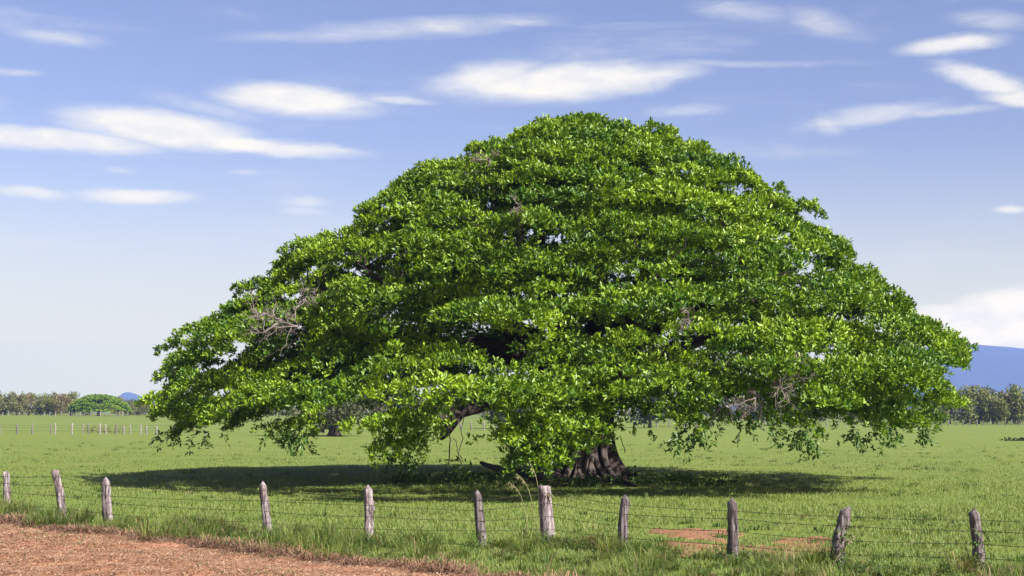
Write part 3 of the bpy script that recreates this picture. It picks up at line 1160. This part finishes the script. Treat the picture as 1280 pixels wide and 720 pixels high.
def mk_wood(seed, h, w, n, leaf, dens, cols, r=.16):
    def f(root):
        t = trunk_acc(h, r, seed, spread=w * .6).build('trunk', M_BARKF, root, smooth=True)
        V, T, C = far_crown(wood_spec(seed, h, w, n), seed, leaf, dens, cols)
        return [t, make_mesh('crown', V, T, M_FARLEAF, root, C)]
    return f


M_BARKF = mat_noise('pale_bark', [(0.3, (.1, .08, .07)), (0.7, (.22, .185, .16))], 2.0)
GREY = ((.14, .145, .045), (.36, .345, .11))
OLIVE = ((.115, .14, .03), (.33, .335, .075))
BROWN = ((.19, .145, .055), (.43, .34, .14))
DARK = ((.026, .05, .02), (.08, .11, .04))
KINDS = {
    'grey': ('woodland_tree', mk_wood(21, 8.5, 4.4, 30, .6, .75, GREY)),
    'olive': ('woodland_tree', mk_wood(22, 9.0, 5.0, 34, .6, .85, OLIVE)),
    'brown': ('woodland_tree', mk_wood(23, 8.0, 4.2, 26, .55, .65, BROWN)),
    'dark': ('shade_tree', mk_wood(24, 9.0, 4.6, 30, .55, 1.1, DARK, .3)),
    'spread': ('pasture_tree', mk_wood(25, 9.0, 7.0, 34, .5, .75, ((.07, .085, .03), (.16, .17, .07)), .3)),
}
ORD = ['first', 'second', 'third', 'fourth', 'fifth', 'sixth', 'seventh', 'eighth', 'ninth', 'tenth', 'eleventh', 'twelfth', 'thirteenth', 'fourteenth', 'fifteenth', 'sixteenth', 'seventeenth', 'eighteenth']


def gpt(px, Yd):
    x = (px - 640) / F * Yd
    return (x, Yd, float(gh(x, Yd)))


WORD = {'grey': 'grey-green', 'olive': 'olive-green', 'brown': 'brownish, thin-leaved'}
left = [(-6, 500, 'grey', .95), (10, 505, 'olive', .86), (24, 498, 'grey', .88), (38, 505, 'brown', .95), (53, 500, 'olive', .8), (66, 503, 'grey', .9), (79, 497, 'brown', .86),
        (90, 510, 'olive', .82), (150, 505, 'brown', .78), (163, 512, 'grey', .66), (176, 520, 'olive', .6), (189, 515, 'grey', .6)]
for i, (px, Yd, k, s) in enumerate(left):
    tree(k, gpt(px, Yd), s, 1.3 * i, f'{WORD[k]} tree of the hazy left wood, {ORD[i]} from the left edge', group='trees of the far wood on the left', sz=rng.uniform(.92, 1.08))
right = [(1168, 385, 'olive', .95), (1186, 392, 'brown', 1.0), (1204, 384, 'olive', 1.08), (1222, 390, 'grey', 1.1), (1240, 384, 'olive', 1.0), (1256, 391, 'brown', 1.0), (1271, 385, 'olive', 1.06), (1287, 392, 'grey', 1.05)]
for i, (px, Yd, k, s) in enumerate(right):
    tree(k, gpt(px, Yd), s, .9 * i + .4, f'{WORD[k]} tree of the far right wood, {ORD[len(right) - 1 - i]} from the right edge', group='trees of the far wood on the right', sz=rng.uniform(.92, 1.08))

# the rest of the wood reads as one mass
acc = Acc()
gg = np.random.default_rng(31)
for k in range(230):
    px = gg.uniform(-160, 1480)
    Yd = np.interp(px, [0, 500, 1280], [535, 520, 410]) + gg.uniform(0, 40)
    o = np.array(gpt(px, Yd))
    hh = gg.uniform(6.5, 8.6) * np.interp(px, [0, 100, 180, 600, 1150, 1280], [.95, .9, .72, .85, 1.1, 1.15])
    V, T, C = far_crown(wood_spec(100 + k, hh, 3.8, 12), 300 + k, .75, .4, [GREY, OLIVE, BROWN][k % 3])
    acc.add(V + o, T=T, C=C)
acc.build('woodland', M_FARLEAF)
tag(bpy.data.objects['woodland'], 'hazy far wood closing the pasture behind the fences', 'woodland', kind='stuff')


# bright, layered round tree in front of the left wood
def round_tree():
    loc = gpt(126, 478)
    root = empty('shade_tree', loc)
    tag(root, 'bright green umbrella-shaped tree before the far left wood, beneath the small blue hill', 'tree')
    gg = np.random.default_rng(8)
    P, O = [], []
    for _ in range(330):
        z = 1.3 + 4.9 * gg.random() ** 1.0
        r = 9.6 * math.sqrt(max(0, 1 - ((z - 1.0) / 5.3) ** 2)) * gg.uniform(.8, 1.0)
        a = gg.uniform(0, 6.28)
        P.append((r * math.cos(a), r * math.sin(a), z))
        O.append((math.cos(a), math.sin(a), 0))
    for _ in range(80):
        a, q = gg.uniform(0, 6.28), math.sqrt(gg.random()) * 5
        P.append((q * math.cos(a), q * math.sin(a), 5.9 * math.sqrt(1 - (q / 10) ** 2) + .2))
        O.append((math.cos(a) * .3, math.sin(a) * .3, 0))
    P, O = np.array(P), np.array(O)
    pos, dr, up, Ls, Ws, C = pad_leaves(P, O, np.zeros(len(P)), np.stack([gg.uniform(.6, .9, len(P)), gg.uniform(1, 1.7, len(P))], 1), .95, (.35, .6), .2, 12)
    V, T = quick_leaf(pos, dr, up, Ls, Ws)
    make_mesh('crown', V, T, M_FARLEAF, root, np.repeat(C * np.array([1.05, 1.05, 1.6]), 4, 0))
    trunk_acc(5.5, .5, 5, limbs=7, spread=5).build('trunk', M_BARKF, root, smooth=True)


round_tree()

# trees standing between, glimpsed under the fig's crown
st = tree('spread', gpt(419, 181), 1.0, .4, 'pasture tree with flared trunk seen beneath the left side of the fig tree')
V, Q = fluted_trunk(3.0, .42, .7, 7, 14, 40, 14)
make_mesh('trunk_base', V, Q, M_BARK, st, smooth=True)
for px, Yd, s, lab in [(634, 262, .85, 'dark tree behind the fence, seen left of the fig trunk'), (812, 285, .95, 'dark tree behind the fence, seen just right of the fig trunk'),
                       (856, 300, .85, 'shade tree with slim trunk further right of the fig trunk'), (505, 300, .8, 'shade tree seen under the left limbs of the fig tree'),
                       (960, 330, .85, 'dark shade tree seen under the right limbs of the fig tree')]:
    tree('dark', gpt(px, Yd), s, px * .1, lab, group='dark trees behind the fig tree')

# ------------------------------------------------------------------ far fences
def post_mesh(h, r, seed, bend=0.0, lean=(0, 0), top='flat', seg=8, rings=7, wob=.1, sq=0.0):
    gg = np.random.default_rng(seed)
    t = np.linspace(0, 1, rings)
    cx = lean[0] * h * t + bend * np.sin(t * np.pi * 1.2) + np.concatenate([[0], np.cumsum(gg.normal(size=rings - 1) * wob * r * .35)])
    cy = lean[1] * h * t + np.concatenate([[0], np.cumsum(gg.normal(size=rings - 1) * wob * r * .35)])
    a = np.linspace(0, 2 * np.pi, seg, endpoint=False) + .4
    sqr = 1 / np.maximum(np.abs(np.cos(a - .4)), np.abs(np.sin(a - .4)))
    prof = (1 - sq) + sq * np.minimum(sqr, 1.3) * .87
    V = []
    cols = []
    for i in range(rings):
        k = r * prof * (1.12 - .2 * t[i]) * (1 + wob * gg.normal(size=seg) * .45 + wob * .5 * np.sin(3 * a + seed + i * .3))
        V.append(np.stack([cx[i] + k * np.cos(a), cy[i] + k * np.sin(a), np.full(seg, -.12 + (h + .12) * t[i])], 1))
    j = np.arange(seg)
    Q = [np.stack([b * seg + j, b * seg + (j + 1) % seg, (b + 1) * seg + (j + 1) % seg, (b + 1) * seg + j], 1) for b in range(rings - 1)]
    tipz = {'flat': .015, 'point': r * 1.15, 'slant': r * .8}[top]
    V = np.concatenate(V)
    off = r * .55 if top == 'slant' else 0
    if top == 'flat':
        V[-seg:, 2] += gg.normal(size=seg) * .008
    V = np.concatenate([V, [[cx[-1] + off, cy[-1], h + tipz]]])
    e = (rings - 1) * seg
    T = np.stack([e + j, e + (j + 1) % seg, np.full(seg, rings * seg)], 1)
    return V, np.concatenate(Q), T


def far_fence(name, label, posts, hpx, rpx, wire_h, seed):
    """posts: (photo x, distance)"""
    gg = np.random.default_rng(seed)
    o = gpt(*posts[0])
    root = empty(name, o)
    tag(root, label, 'fence')
    tops = []
    for i, (px, Yd) in enumerate(posts):
        b = np.array(gpt(px, Yd))
        h = hpx * gg.uniform(.82, 1.15)
        V, Q, T = post_mesh(h, rpx * gg.uniform(.75, 1.25), seed * 50 + i, bend=gg.normal() * .07, lean=(gg.normal() * .07, 0), seg=7, rings=5, wob=.14)
        c = np.broadcast_to(np.array([1, 1, 1]) * gg.uniform(.4, .85), V.shape)
        p = make_mesh('post', V, [Q, T], M_FARPOST, root, c, smooth=False)
        p.location = b - np.array(o)
        tops.append(b - np.array(o))
    for f in wire_h:
        a = Acc()
        a.add(*tube(np.array(tops) + np.array([0, -.06, f]), .012, 4, cap=False))
        a.build('wire', M_WIRE, root)


xsA = [3, 24, 44, 67, 71, 93, 107, 114, 128, 135, 148, 157, 166, 178, 186, 199, 222]
far_fence('wire_fence', 'fence of pale crooked posts crossing the field on the left, before the far fence', [(x, np.interp(x, [0, 230], [188, 192])) for x in xsA], 1.25, .11, (.4, .8, 1.1), 1)
xsB = [408, 427, 500, 522, 536, 560, 576, 590, 606, 621, 637, 648, 660]
far_fence('wire_fence', 'fence seen beneath the left half of the fig crown, behind the second trunk', [(x, np.interp(x, [400, 660], [225, 250])) for x in xsB], 1.3, .12, (.4, .8, 1.1), 2)
xsC = [805, 813, 821, 836, 846, 855, 870, 884, 955, 967, 990, 1004, 1018, 1032, 1046, 1058, 1068, 1078, 1090, 1104, 1118]
far_fence('wire_fence', 'fence seen beneath the right half of the fig crown', [(x, np.interp(x, [800, 1120], [285, 335])) for x in xsC], 1.25, .12, (.4, .8, 1.1), 3)
xsD = [1140, 1152, 1163, 1175, 1184, 1194, 1203, 1211, 1219, 1227, 1236, 1247, 1255, 1263, 1271, 1274, 1283]
far_fence('wire_fence', 'fence of small pale posts before the wood at the right edge', [(x, np.interp(x, [1130, 1290], [338, 352])) for x in xsD], 1.25, .11, (.4, .8, 1.1), 4)
xsE = [-8, 6, 13, 20, 27, 35, 45, 58, 65, 72, 79, 88, 92, 97, 103, 108, 116, 122, 128, 134, 140, 147, 151, 155, 162, 170, 178, 186]
far_fence('wire_fence', 'farthest fence of tiny pale posts at the foot of the left wood and umbrella-shaped tree', [(x, 462) for x in xsE], 1.2, .13, (.5, 1.0), 5)

# ------------------------------------------------------------------ near fence
NEAR = [  # top x, top y, base x, base y, radius px, top kind, squareness, tint, label
    (7, 590, 9, 640, 4.6, 'flat', .7, 1.0, 'grey post at the left edge of the photo'),
    (69, 588, 80, 652, 5.2, 'flat', .7, .95, 'tall post leaning left'),
    (132, 596, 138, 654, 6.0, 'point', .4, 1.15, 'pale rounded post with a slight lean'),
    (329, 601, 334, 669, 5.2, 'point', .8, .95, 'slim crooked post with bulging foot'),
    (460, 606, 461, 678, 5.6, 'point', .8, 1.15, 'pale upright post with knot near its top'),
    (597, 612, 602, 682, 5.6, 'point', 1.0, .6, 'dark squared post with pointed top'),
    (680, 608, 686, 680, 8.6, 'flat', 0, 1.25, 'thick round flat-topped post'),
    (780, 618, 782, 690, 5.6, 'point', 1.0, .65, 'dark twisted squared post'),
    (915, 622, 916, 700, 6.0, 'point', 1.0, .6, 'dark straight post before the bare soil'),
    (1057, 630, 1047, 708, 7.6, 'slant', .5, .75, 'thick grey post leaning right'),
    (1221, 635, 1222, 716, 6.6, 'point', .6, .7, 'dark post with vine at the right'),
]
fence_o = ground(640, 684)
nf = empty('barbed_wire_fence', fence_o)
tag(nf, 'weathered wooden post and barbed wire fence along the near edge of the pasture', 'fence')
NB = []
for i, (tx, ty, bx, by, rp, top, sq, tn, lab) in enumerate(NEAR):
    b = ground(bx, by)
    Yd = b[1]
    tp = at(tx, ty, Yd)
    h = tp[2] - b[2] - (0 if top == 'flat' else rp / F * Yd * 1.1)
    r = rp / F * Yd
    V, Q, T = post_mesh(h, r, 700 + i, bend=[0, .02, -.03, .02, 0, .01, 0, -.03, .01, -.05, .03][i], lean=((tp[0] - b[0]) / h, rng.normal() * .03), top=top, seg=18, rings=20, wob=[.1, .12, .1, .13, .1, .05, .06, .08, .06, .14, .1][i], sq=sq)
    if i == 3:
        V[:64, 0] *= 1.35
    if i == 4:
        k = (np.abs(V[:, 2] - h * .72) < .09) & (V[:, 0] > 0)
        V[k, 0] *= 1.45
    # squared posts stand with a corner towards the fence line
    ca, sa = math.cos(-.5), math.sin(-.5)
    c = np.broadcast_to(np.array([1, .97, .98]) * tn, V.shape)
    p = make_mesh('post', V, [Q, T], M_POST, nf, c)
    p.location = b - fence_o
    p['label'] = lab
    NB.append((b - fence_o, tp - b, h, r))
# posts beyond the frame so the wires go on
Lx, Rx = ground(-130, 626), ground(1420, 731)
wg = np.random.default_rng(4)
for f in (.9, .72, .5, .27):
    a = Acc()
    pts = [Lx - fence_o + np.array([0, 0, f * 1.1])] + [b + np.array([d[0] * f, d[1] - r - .004, h * f + wg.normal() * .02]) for b, d, h, r in NB] + [Rx - fence_o + np.array([0, 0, f * 1.1])]
    full = []
    for p, q in zip(pts[:-1], pts[1:]):
        n = 9
        t = np.linspace(0, 1, n)[:-1, None]
        L = np.linalg.norm(q - p)
        sag = .006 * L * wg.uniform(.5, 1.5)
        full.append(p * (1 - t) + q * t - np.array([0, 0, 1.0]) * sag * 4 * t * (1 - t))
    full = np.concatenate(full + [pts[-1][None]])
    a.add(*tube(full, .0048, 5, cap=False))
    # barbs
    seglen = np.linalg.norm(np.diff(full, axis=0), axis=1)
    s_all = np.concatenate([[0], np.cumsum(seglen)])
    for s in np.arange(.1, s_all[-1], .14):
        c = np.array([np.interp(s, s_all, full[:, k]) for k in range(3)])
        for _ in range(2):
            d = nrm(wg.normal(size=3)) * .022
            a.add(*tube([c - d, c + d], .0028, 3, cap=False))
    a.build('barbed_wire', M_WIRE, nf)

# ------------------------------------------------------------------ grass and weeds
def fence_y(x):
    P = np.array([b + fence_o for b, *_ in NB])
    P = np.concatenate([[Lx], P, [Rx]])
    return np.interp(x, P[:, 0], P[:, 1])


def grass_field():
    g = np.random.default_rng(51)
    n = 420000
    # density falls with distance
    u = g.random(n)
    y0, y1 = 24.0, 160.0
    y = (y0 ** -.15 + u * (y1 ** -.15 - y0 ** -.15)) ** (1 / -.15)
    x = g.uniform(-.37, .37, n) * y
    ok = (y > edge_y(x) + .15 + rag(x)) & ~(on_soil(x, y) & (g.random(n) > .48 + .5 * (vnoise(np.stack([x, y, 0 * x], 1), 2.2, 9) > .35)))
    # patchy sward
    P = np.stack([x, y, np.zeros(n)], 1)
    pn = vnoise(P, .5, 3) + .6 * vnoise(P, 1.7, 5)
    ok &= g.random(n) < np.clip(.8 + .3 * pn, .2, 1)
    ok &= g.random(n) < np.interp(y, [24, 75, 160], [1, 1, 0])
    x, y, pn = x[ok], y[ok], pn[ok]
    n = len(x)
    H = g.uniform(.05, .15, n) * (1 + .35 * np.clip(pn, -1, 1)) * np.interp(y, [24, 60, 160], [1, .85, .45])
    W = g.uniform(.012, .026, n) * np.interp(y, [24, 60, 160], [.65, .9, 1.3])
    a = g.uniform(0, 6.28, n)
    d = np.stack([np.cos(a), np.sin(a), np.zeros(n)], 1)
    V, Q, T = blade_arrays(np.stack([x, y, gh(x, y) - .01], 1), d, H, W, g.uniform(.2, 1.0, n))
    f = np.clip(.45 + .28 * pn + g.normal(size=n) * .25, 0, 1)[:, None]
    c = np.array([.125, .205, .036]) * (1 - f) + np.array([.285, .35, .09]) * f
    dry = (g.random(n) < .07)[:, None]
    c = np.where(dry, np.array([.32, .27, .12]), c) * g.uniform(.8, 1.2, (n, 1))
    o = make_mesh('grass', V, [Q, T], M_GRASS, None, np.repeat(c, 5, 0))
    tag(o, 'short green grass of the pasture', 'grass', kind='stuff')


grass_field()


def field_tufts():
    g = np.random.default_rng(57)
    pos, d, H, W, ln, C = [], [], [], [], [], []
    for k in range(900):
        y = 30 + 110 * g.random() ** 1.4
        x = g.uniform(-.37, .37) * y
        if y < edge_y(x) + .5 or (vnoise(np.array([[x, y, 0]]), .25, 4)[0] < -.1 and g.random() < .8):
            continue
        n = int(g.uniform(12, 34))
        size = g.uniform(.1, .26)
        a, q = g.uniform(0, 6.28, n), np.sqrt(g.random(n)) * size * g.uniform(.5, 1.4)
        px_, py_ = x + q * np.cos(a) * 1.5, y + q * np.sin(a)
        pos.append(np.stack([px_, py_, gh(px_, py_) - .01], 1))
        d.append(np.stack([np.cos(a), np.sin(a), np.zeros(n)], 1))
        H.append(size * g.uniform(.5, 1.2, n))
        W.append(g.uniform(.012, .03, n))
        ln.append(g.uniform(.3, 1.5, n))
        base = np.array([[.075, .14, .025], [.11, .17, .035], [.3, .29, .11]][int(g.choice(3, p=[.5, .35, .15]))])
        C.append(base * g.uniform(.75, 1.25, (n, 1)))
    pos, d, H, W, ln, C = map(np.concatenate, (pos, d, H, W, ln, C))
    V, Q, T = blade_arrays(pos, d, H, W, ln)
    tag(make_mesh('grass_tufts', V, [Q, T], M_GRASS, None, np.repeat(C, 5, 0)), 'ungrazed darker tufts scattered through the pasture', 'grass', kind='stuff')


field_tufts()


def weeds():
    g = np.random.default_rng(52)
    pos, d, H, W, ln, C = [], [], [], [], [], []
    P0 = np.array([b + fence_o for b, *_ in NB])
    for k in range(1500):
        x = g.uniform(-17, 11.5)
        fy, ey = fence_y(x), edge_y(x) + rag(x)
        lo, hi = min(ey - .1, fy - .3), fy + .5
        y = g.uniform(lo, hi) if g.random() < .75 else g.normal(fy, .25)
        n = int(g.uniform(40, 100))
        size = np.clip(g.normal(.34, .13), .14, .8) * (.8 + .55 * math.sin(x * 1.7 + 1.4 * math.sin(x * .63)) * math.sin(x * .9 + 2))
        if g.random() < .35 + .3 * math.sin(x * 2.9) and x < 2:
            continue
        if x > 3:
            size *= 1.1
        if y > fy:
            size *= .75
        rad = size * .35
        a = g.uniform(0, 6.28, n)
        q = np.sqrt(g.random(n)) * rad
        px_, py_ = x + q * np.cos(a), y + q * np.sin(a)
        pos.append(np.stack([px_, py_, gh(px_, py_) - .01], 1))
        a2 = a + g.normal(size=n) * .7
        d.append(np.stack([np.cos(a2), np.sin(a2), np.zeros(n)], 1))
        H.append(size * g.uniform(.5, 1.25, n))
        W.append(g.uniform(.006, .017, n))
        ln.append(g.uniform(.3, 1.7, n))
        f = np.clip(g.normal(.4, .25) + g.normal(size=(n, 1)) * .2, 0, 1)
        c = np.array([.09, .155, .026]) * (1 - f) + np.array([.29, .34, .075]) * f
        dryp = .5 if (g.random() < (.16 if x > -6 else .25)) else .07
        dry = (g.random((n, 1)) < dryp)
        C.append(np.where(dry, np.array([.36, .27, .14]) * g.uniform(.6, 1.2, (n, 1)), c))
    pos, d, H, W, ln, C = map(np.concatenate, (pos, d, H, W, ln, C))
    V, Q, T = blade_arrays(pos, d, H, W, ln)
    o = make_mesh('roadside_weeds', V, [Q, T], M_GRASS, None, np.repeat(C, 5, 0))
    tag(o, 'rank tufts of grass and weeds along the foot of the near fence', 'weeds', kind='stuff')


weeds()


def dead_grass():
    """russet dead clumps on the broken edge of the verge, and mown straw on the red earth"""
    g = np.random.default_rng(53)
    pos, d, H, W, ln, C = [], [], [], [], [], []
    for k in range(420):
        x = g.uniform(-17, 4) if k < 350 else g.uniform(2, 10)
        y = edge_y(x) + rag(x) + g.normal(-.12, .22)
        n = int(g.uniform(25, 60))
        size = g.uniform(.12, .4) * (.8 + .2 * math.sin(x * 2.3 + 2 * math.sin(x * .7)))
        a = g.uniform(0, 6.28, n)
        q = np.sqrt(g.random(n)) * size * 1.1
        px_, py_ = x + q * np.cos(a), y + q * np.sin(a)
        pos.append(np.stack([px_, py_, gh(px_, py_) + .03], 1))
        d.append(np.stack([np.cos(a + 1), np.sin(a + 1), np.zeros(n)], 1))
        H.append(size * g.uniform(.4, 1.2, n))
        W.append(g.uniform(.01, .022, n))
        ln.append(g.uniform(.9, 2.6, n))
        C.append(np.array([.27, .15, .095]) * g.uniform(.35, 1.7, (n, 1)) + np.array([.06, .05, .02]) * g.random((n, 1)))
    n = 90000
    x = g.uniform(-15, 6, n)
    y = edge_y(x) + rag(x) - g.random(n) ** .8 * 12
    ok = (y > 20) & (np.abs(x) < .37 * y)
    x, y = x[ok], y[ok]
    n = len(x)
    a = g.normal(.4, 1.0, n)
    pos.append(np.stack([x, y, verge_h(x, y) + .004], 1))
    d.append(np.stack([np.cos(a), np.sin(a), np.zeros(n)], 1))
    H.append(g.uniform(.02, .055, n))
    W.append(g.uniform(.008, .022, n))
    ln.append(g.uniform(2.0, 9.0, n))
    f = g.random((n, 1))
    C.append((np.array([.36, .165, .09]) * (1 - f) + np.array([.85, .56, .35]) * f ** 1.5) * g.uniform(.6, 1.15, (n, 1)))
    n = 700
    x = g.uniform(-15, 5, n)
    y = edge_y(x) + rag(x) - .1 - g.random(n) * 11
    ok = y > 20
    x, y = x[ok], y[ok]
    n = len(x)
    a = g.normal(.5, .8, n) + np.pi * g.integers(0, 2, n)
    pos.append(np.stack([x, y, verge_h(x, y) + .008], 1))
    d.append(np.stack([np.cos(a), np.sin(a), np.zeros(n)], 1))
    H.append(g.uniform(.05, .12, n))
    W.append(g.uniform(.012, .024, n))
    ln.append(g.uniform(2.0, 8.0, n))
    C.append(np.array([.72, .5, .32]) * g.uniform(.6, 1.1, (n, 1)))
    pos, d, H, W, ln, C = map(np.concatenate, (pos, d, H, W, ln, C))
    V, Q, T = blade_arrays(pos, d, H, W, ln)
    V[4::5, 2] = np.maximum(V[4::5, 2], pos[:, 2] + .01)
    o = make_mesh('dry_straw', V, [Q, T], M_STRAW, None, np.repeat(C, 5, 0))
    tag(o, 'mown dry straw and russet dead grass strewn over the red roadside earth', 'straw', kind='stuff')
    # scattered green sprouts on the verge
    n = 9000
    x = g.uniform(-15, 6, n)
    y = edge_y(x) + rag(x) - g.random(n) ** 2.2 * 8
    P = np.stack([x, y, np.zeros(n)], 1)
    ok = (y > 20) & (vnoise(P, 1.1, 6) + .5 * vnoise(P, 3.0, 2) > .45)
    x, y = x[ok], y[ok]
    n = len(x)
    a = g.uniform(0, 6.28, n)
    V, Q, T = blade_arrays(np.stack([x, y, verge_h(x, y)], 1), np.stack([np.cos(a), np.sin(a), np.zeros(n)], 1), g.uniform(.04, .13, n), g.uniform(.008, .018, n), g.uniform(.4, 1.8, n))
    o = make_mesh('grass_sprouts', V, [Q, T], M_GRASS, None, np.repeat(np.array([.15, .19, .05]) * g.uniform(.7, 1.3, (n, 1)), 5, 0))
    tag(o, 'sparse green sprouts on the red roadside earth', 'grass', kind='stuff')


dead_grass()


def leafy_patch(name, label, cat, spots, n_each, h, seed, leaf=(.06, .12), col=(.07, .14, .02), kind=None):
    """broad-leaved low plants; spots: (x, y, radius)"""
    g = np.random.default_rng(seed)
    P = []
    for (x, y, r) in spots:
        n = int(n_each * r * r) + 12
        a, q = g.uniform(0, 6.28, n), np.sqrt(g.random(n)) * r
        xx, yy = x + q * np.cos(a), y + q * np.sin(a)
        P.append(np.stack([xx, yy, gh(xx, yy) + h * g.random(n) * np.sqrt(np.clip(1.05 - (q / r) ** 2, 0, 1))], 1))
    P = np.concatenate(P)
    n = len(P)
    V, T = quick_leaf(P, g.normal(size=(n, 3)) + np.array([0, 0, .4]), g.normal(size=(n, 3)) * .4 + np.array([0, 0, 1]), g.uniform(*leaf, n), g.uniform(*leaf, n) * .55)
    f = g.uniform(.65, 1.45, (n, 1))
    o = make_mesh(name, V, T, M_GRASS, None, np.repeat(np.array(col) * f, 4, 0))
    return tag(o, label, cat, kind=kind)


g5 = np.random.default_rng(66)
sp = []
for _ in range(70):
    a, q = g5.uniform(0, 6.28), g5.uniform(2.0, 5.2)
    sp.append((TX - .5 + q * 1.5 * math.cos(a), TY - 1.2 + q * .85 * math.sin(a), g5.uniform(.3, .8)))
leafy_patch('undergrowth', 'low leafy undergrowth in the shade round the fig trunk', 'undergrowth', sp, 130, .38, 5, (.1, .2), kind='stuff')
g5 = np.random.default_rng(67)
sp = []
for _ in range(70):
    x = g5.uniform(-3, 10.5)
    sp.append((x, fence_y(x) - g5.uniform(.1, 1.6), g5.uniform(.12, .35)))
leafy_patch('leafy_weeds', 'small-leaved green weeds among the grass below the near fence', 'weeds', sp, 600, .34, 15, (.03, .075), (.11, .185, .035), kind='stuff')
q = ground(612, 611)
leafy_patch('leaf_clump', 'pale leafy weed clump at the edge of the fig shade, behind the dark squared post', 'plant', [(q[0], q[1], .8), (q[0] + .9, q[1] + .1, .55), (q[0] - .9, q[1] + .2, .5)], 190, .6, 6, (.09, .17), (.12, .19, .04), kind='stuff')
q = ground(789, 601)
leafy_patch('seedling', 'small dark seedling beside the right foot of the fig trunk', 'plant', [(q[0], q[1], .45)], 130, .62, 7, (.14, .26), (.04, .09, .012))
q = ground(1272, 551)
leafy_patch('leaf_clump', 'flat dark leaves in place of a tree shadow near the right edge of the photo', 'plant', [(q[0] + k * 1.0, q[1] + .8 * math.sin(k), 1.0) for k in range(-1, 4)], 40, .22, 8, (.2, .4), (.025, .05, .014), kind='stuff')  # leaves coloured dark to stand in for the cast shadow of an unseen tree
for i, (pi, lab) in enumerate([(9, 'leafy vine climbing the thick post that leans right'), (10, 'leafy vine climbing the dark post at the right')]):
    b = NB[pi][0] + fence_o
    h = NB[pi][2]
    g6 = np.random.default_rng(80 + i)
    n = 110
    hh = h * (g6.random(n) ** 1.2) * .75
    P = np.stack([b[0] + NB[pi][1][0] * hh / h + g6.normal(size=n) * .13, b[1] - .14 + g6.normal(size=n) * .07, b[2] + hh], 1)
    V, T = quick_leaf(P, g6.normal(size=(n, 3)) + np.array([0, -.7, 0]), g6.normal(size=(n, 3)) * .5 + np.array([0, -.6, .7]), g6.uniform(.05, .1, n), g6.uniform(.035, .06, n))
    tag(make_mesh('climbing_vine', V, T, M_GRASS, None, np.repeat(np.array([.1, .17, .03]) * g6.uniform(.6, 1.4, (n, 1)), 4, 0)), lab, 'vine')


# tall seeding stalks by the flat-topped post, and a few dry stems
def stalks(name, label, stems, seed, col):
    g = np.random.default_rng(seed)
    a = Acc()
    for (bx, by, mx, my, tx, ty) in stems:
        b = ground(bx, by)
        Yd = b[1]
        c = bez(b, at(bx * .7 + mx * .3, by * .6 + my * .4, Yd), at(mx, my, Yd - .1), at(tx, ty, Yd - .15), 10)
        a.add(*tube(c, np.linspace(.011, .006, 10), 5, cap=False), C=np.array(col) * g.uniform(.8, 1.2))
        for k in range(16):
            s = c[-1] + (c[-3] - c[-1]) * g.uniform(0, 1)
            a.add(*tube([s, s + g.normal(size=3) * .035 + np.array([0, 0, -.03])], .008, 3, cap=False), C=np.array(col) * g.uniform(.8, 1.3))
    tag(a.build(name, M_STRAW), label, 'grass')


stalks('grass_stalks', 'tall arching grass stalks beside the thick flat-topped post', [(672, 678, 678, 600, 662, 578), (668, 680, 668, 605, 645, 592), (660, 680, 656, 610, 636, 603), (676, 680, 676, 610, 690, 618)], 1, (.36, .34, .16))
stalks('grass_stalks', 'pale dry stem leaning across the foot of the thick post that leans right', [(1036, 716, 1050, 690, 1068, 668)], 2, (.5, .42, .24))
q = ground(112, 541.5)
leafy_patch('brush_pile', 'low brown brush beside the crooked posts of the left field fence', 'brush', [(q[0], q[1] + 2, 1.2), (q[0] + 1.6, q[1] + 2, .8), (q[0] + 3, q[1] + 2.4, .6)], 70, .9, 9, (.15, .3), (.16, .11, .06), kind='stuff')
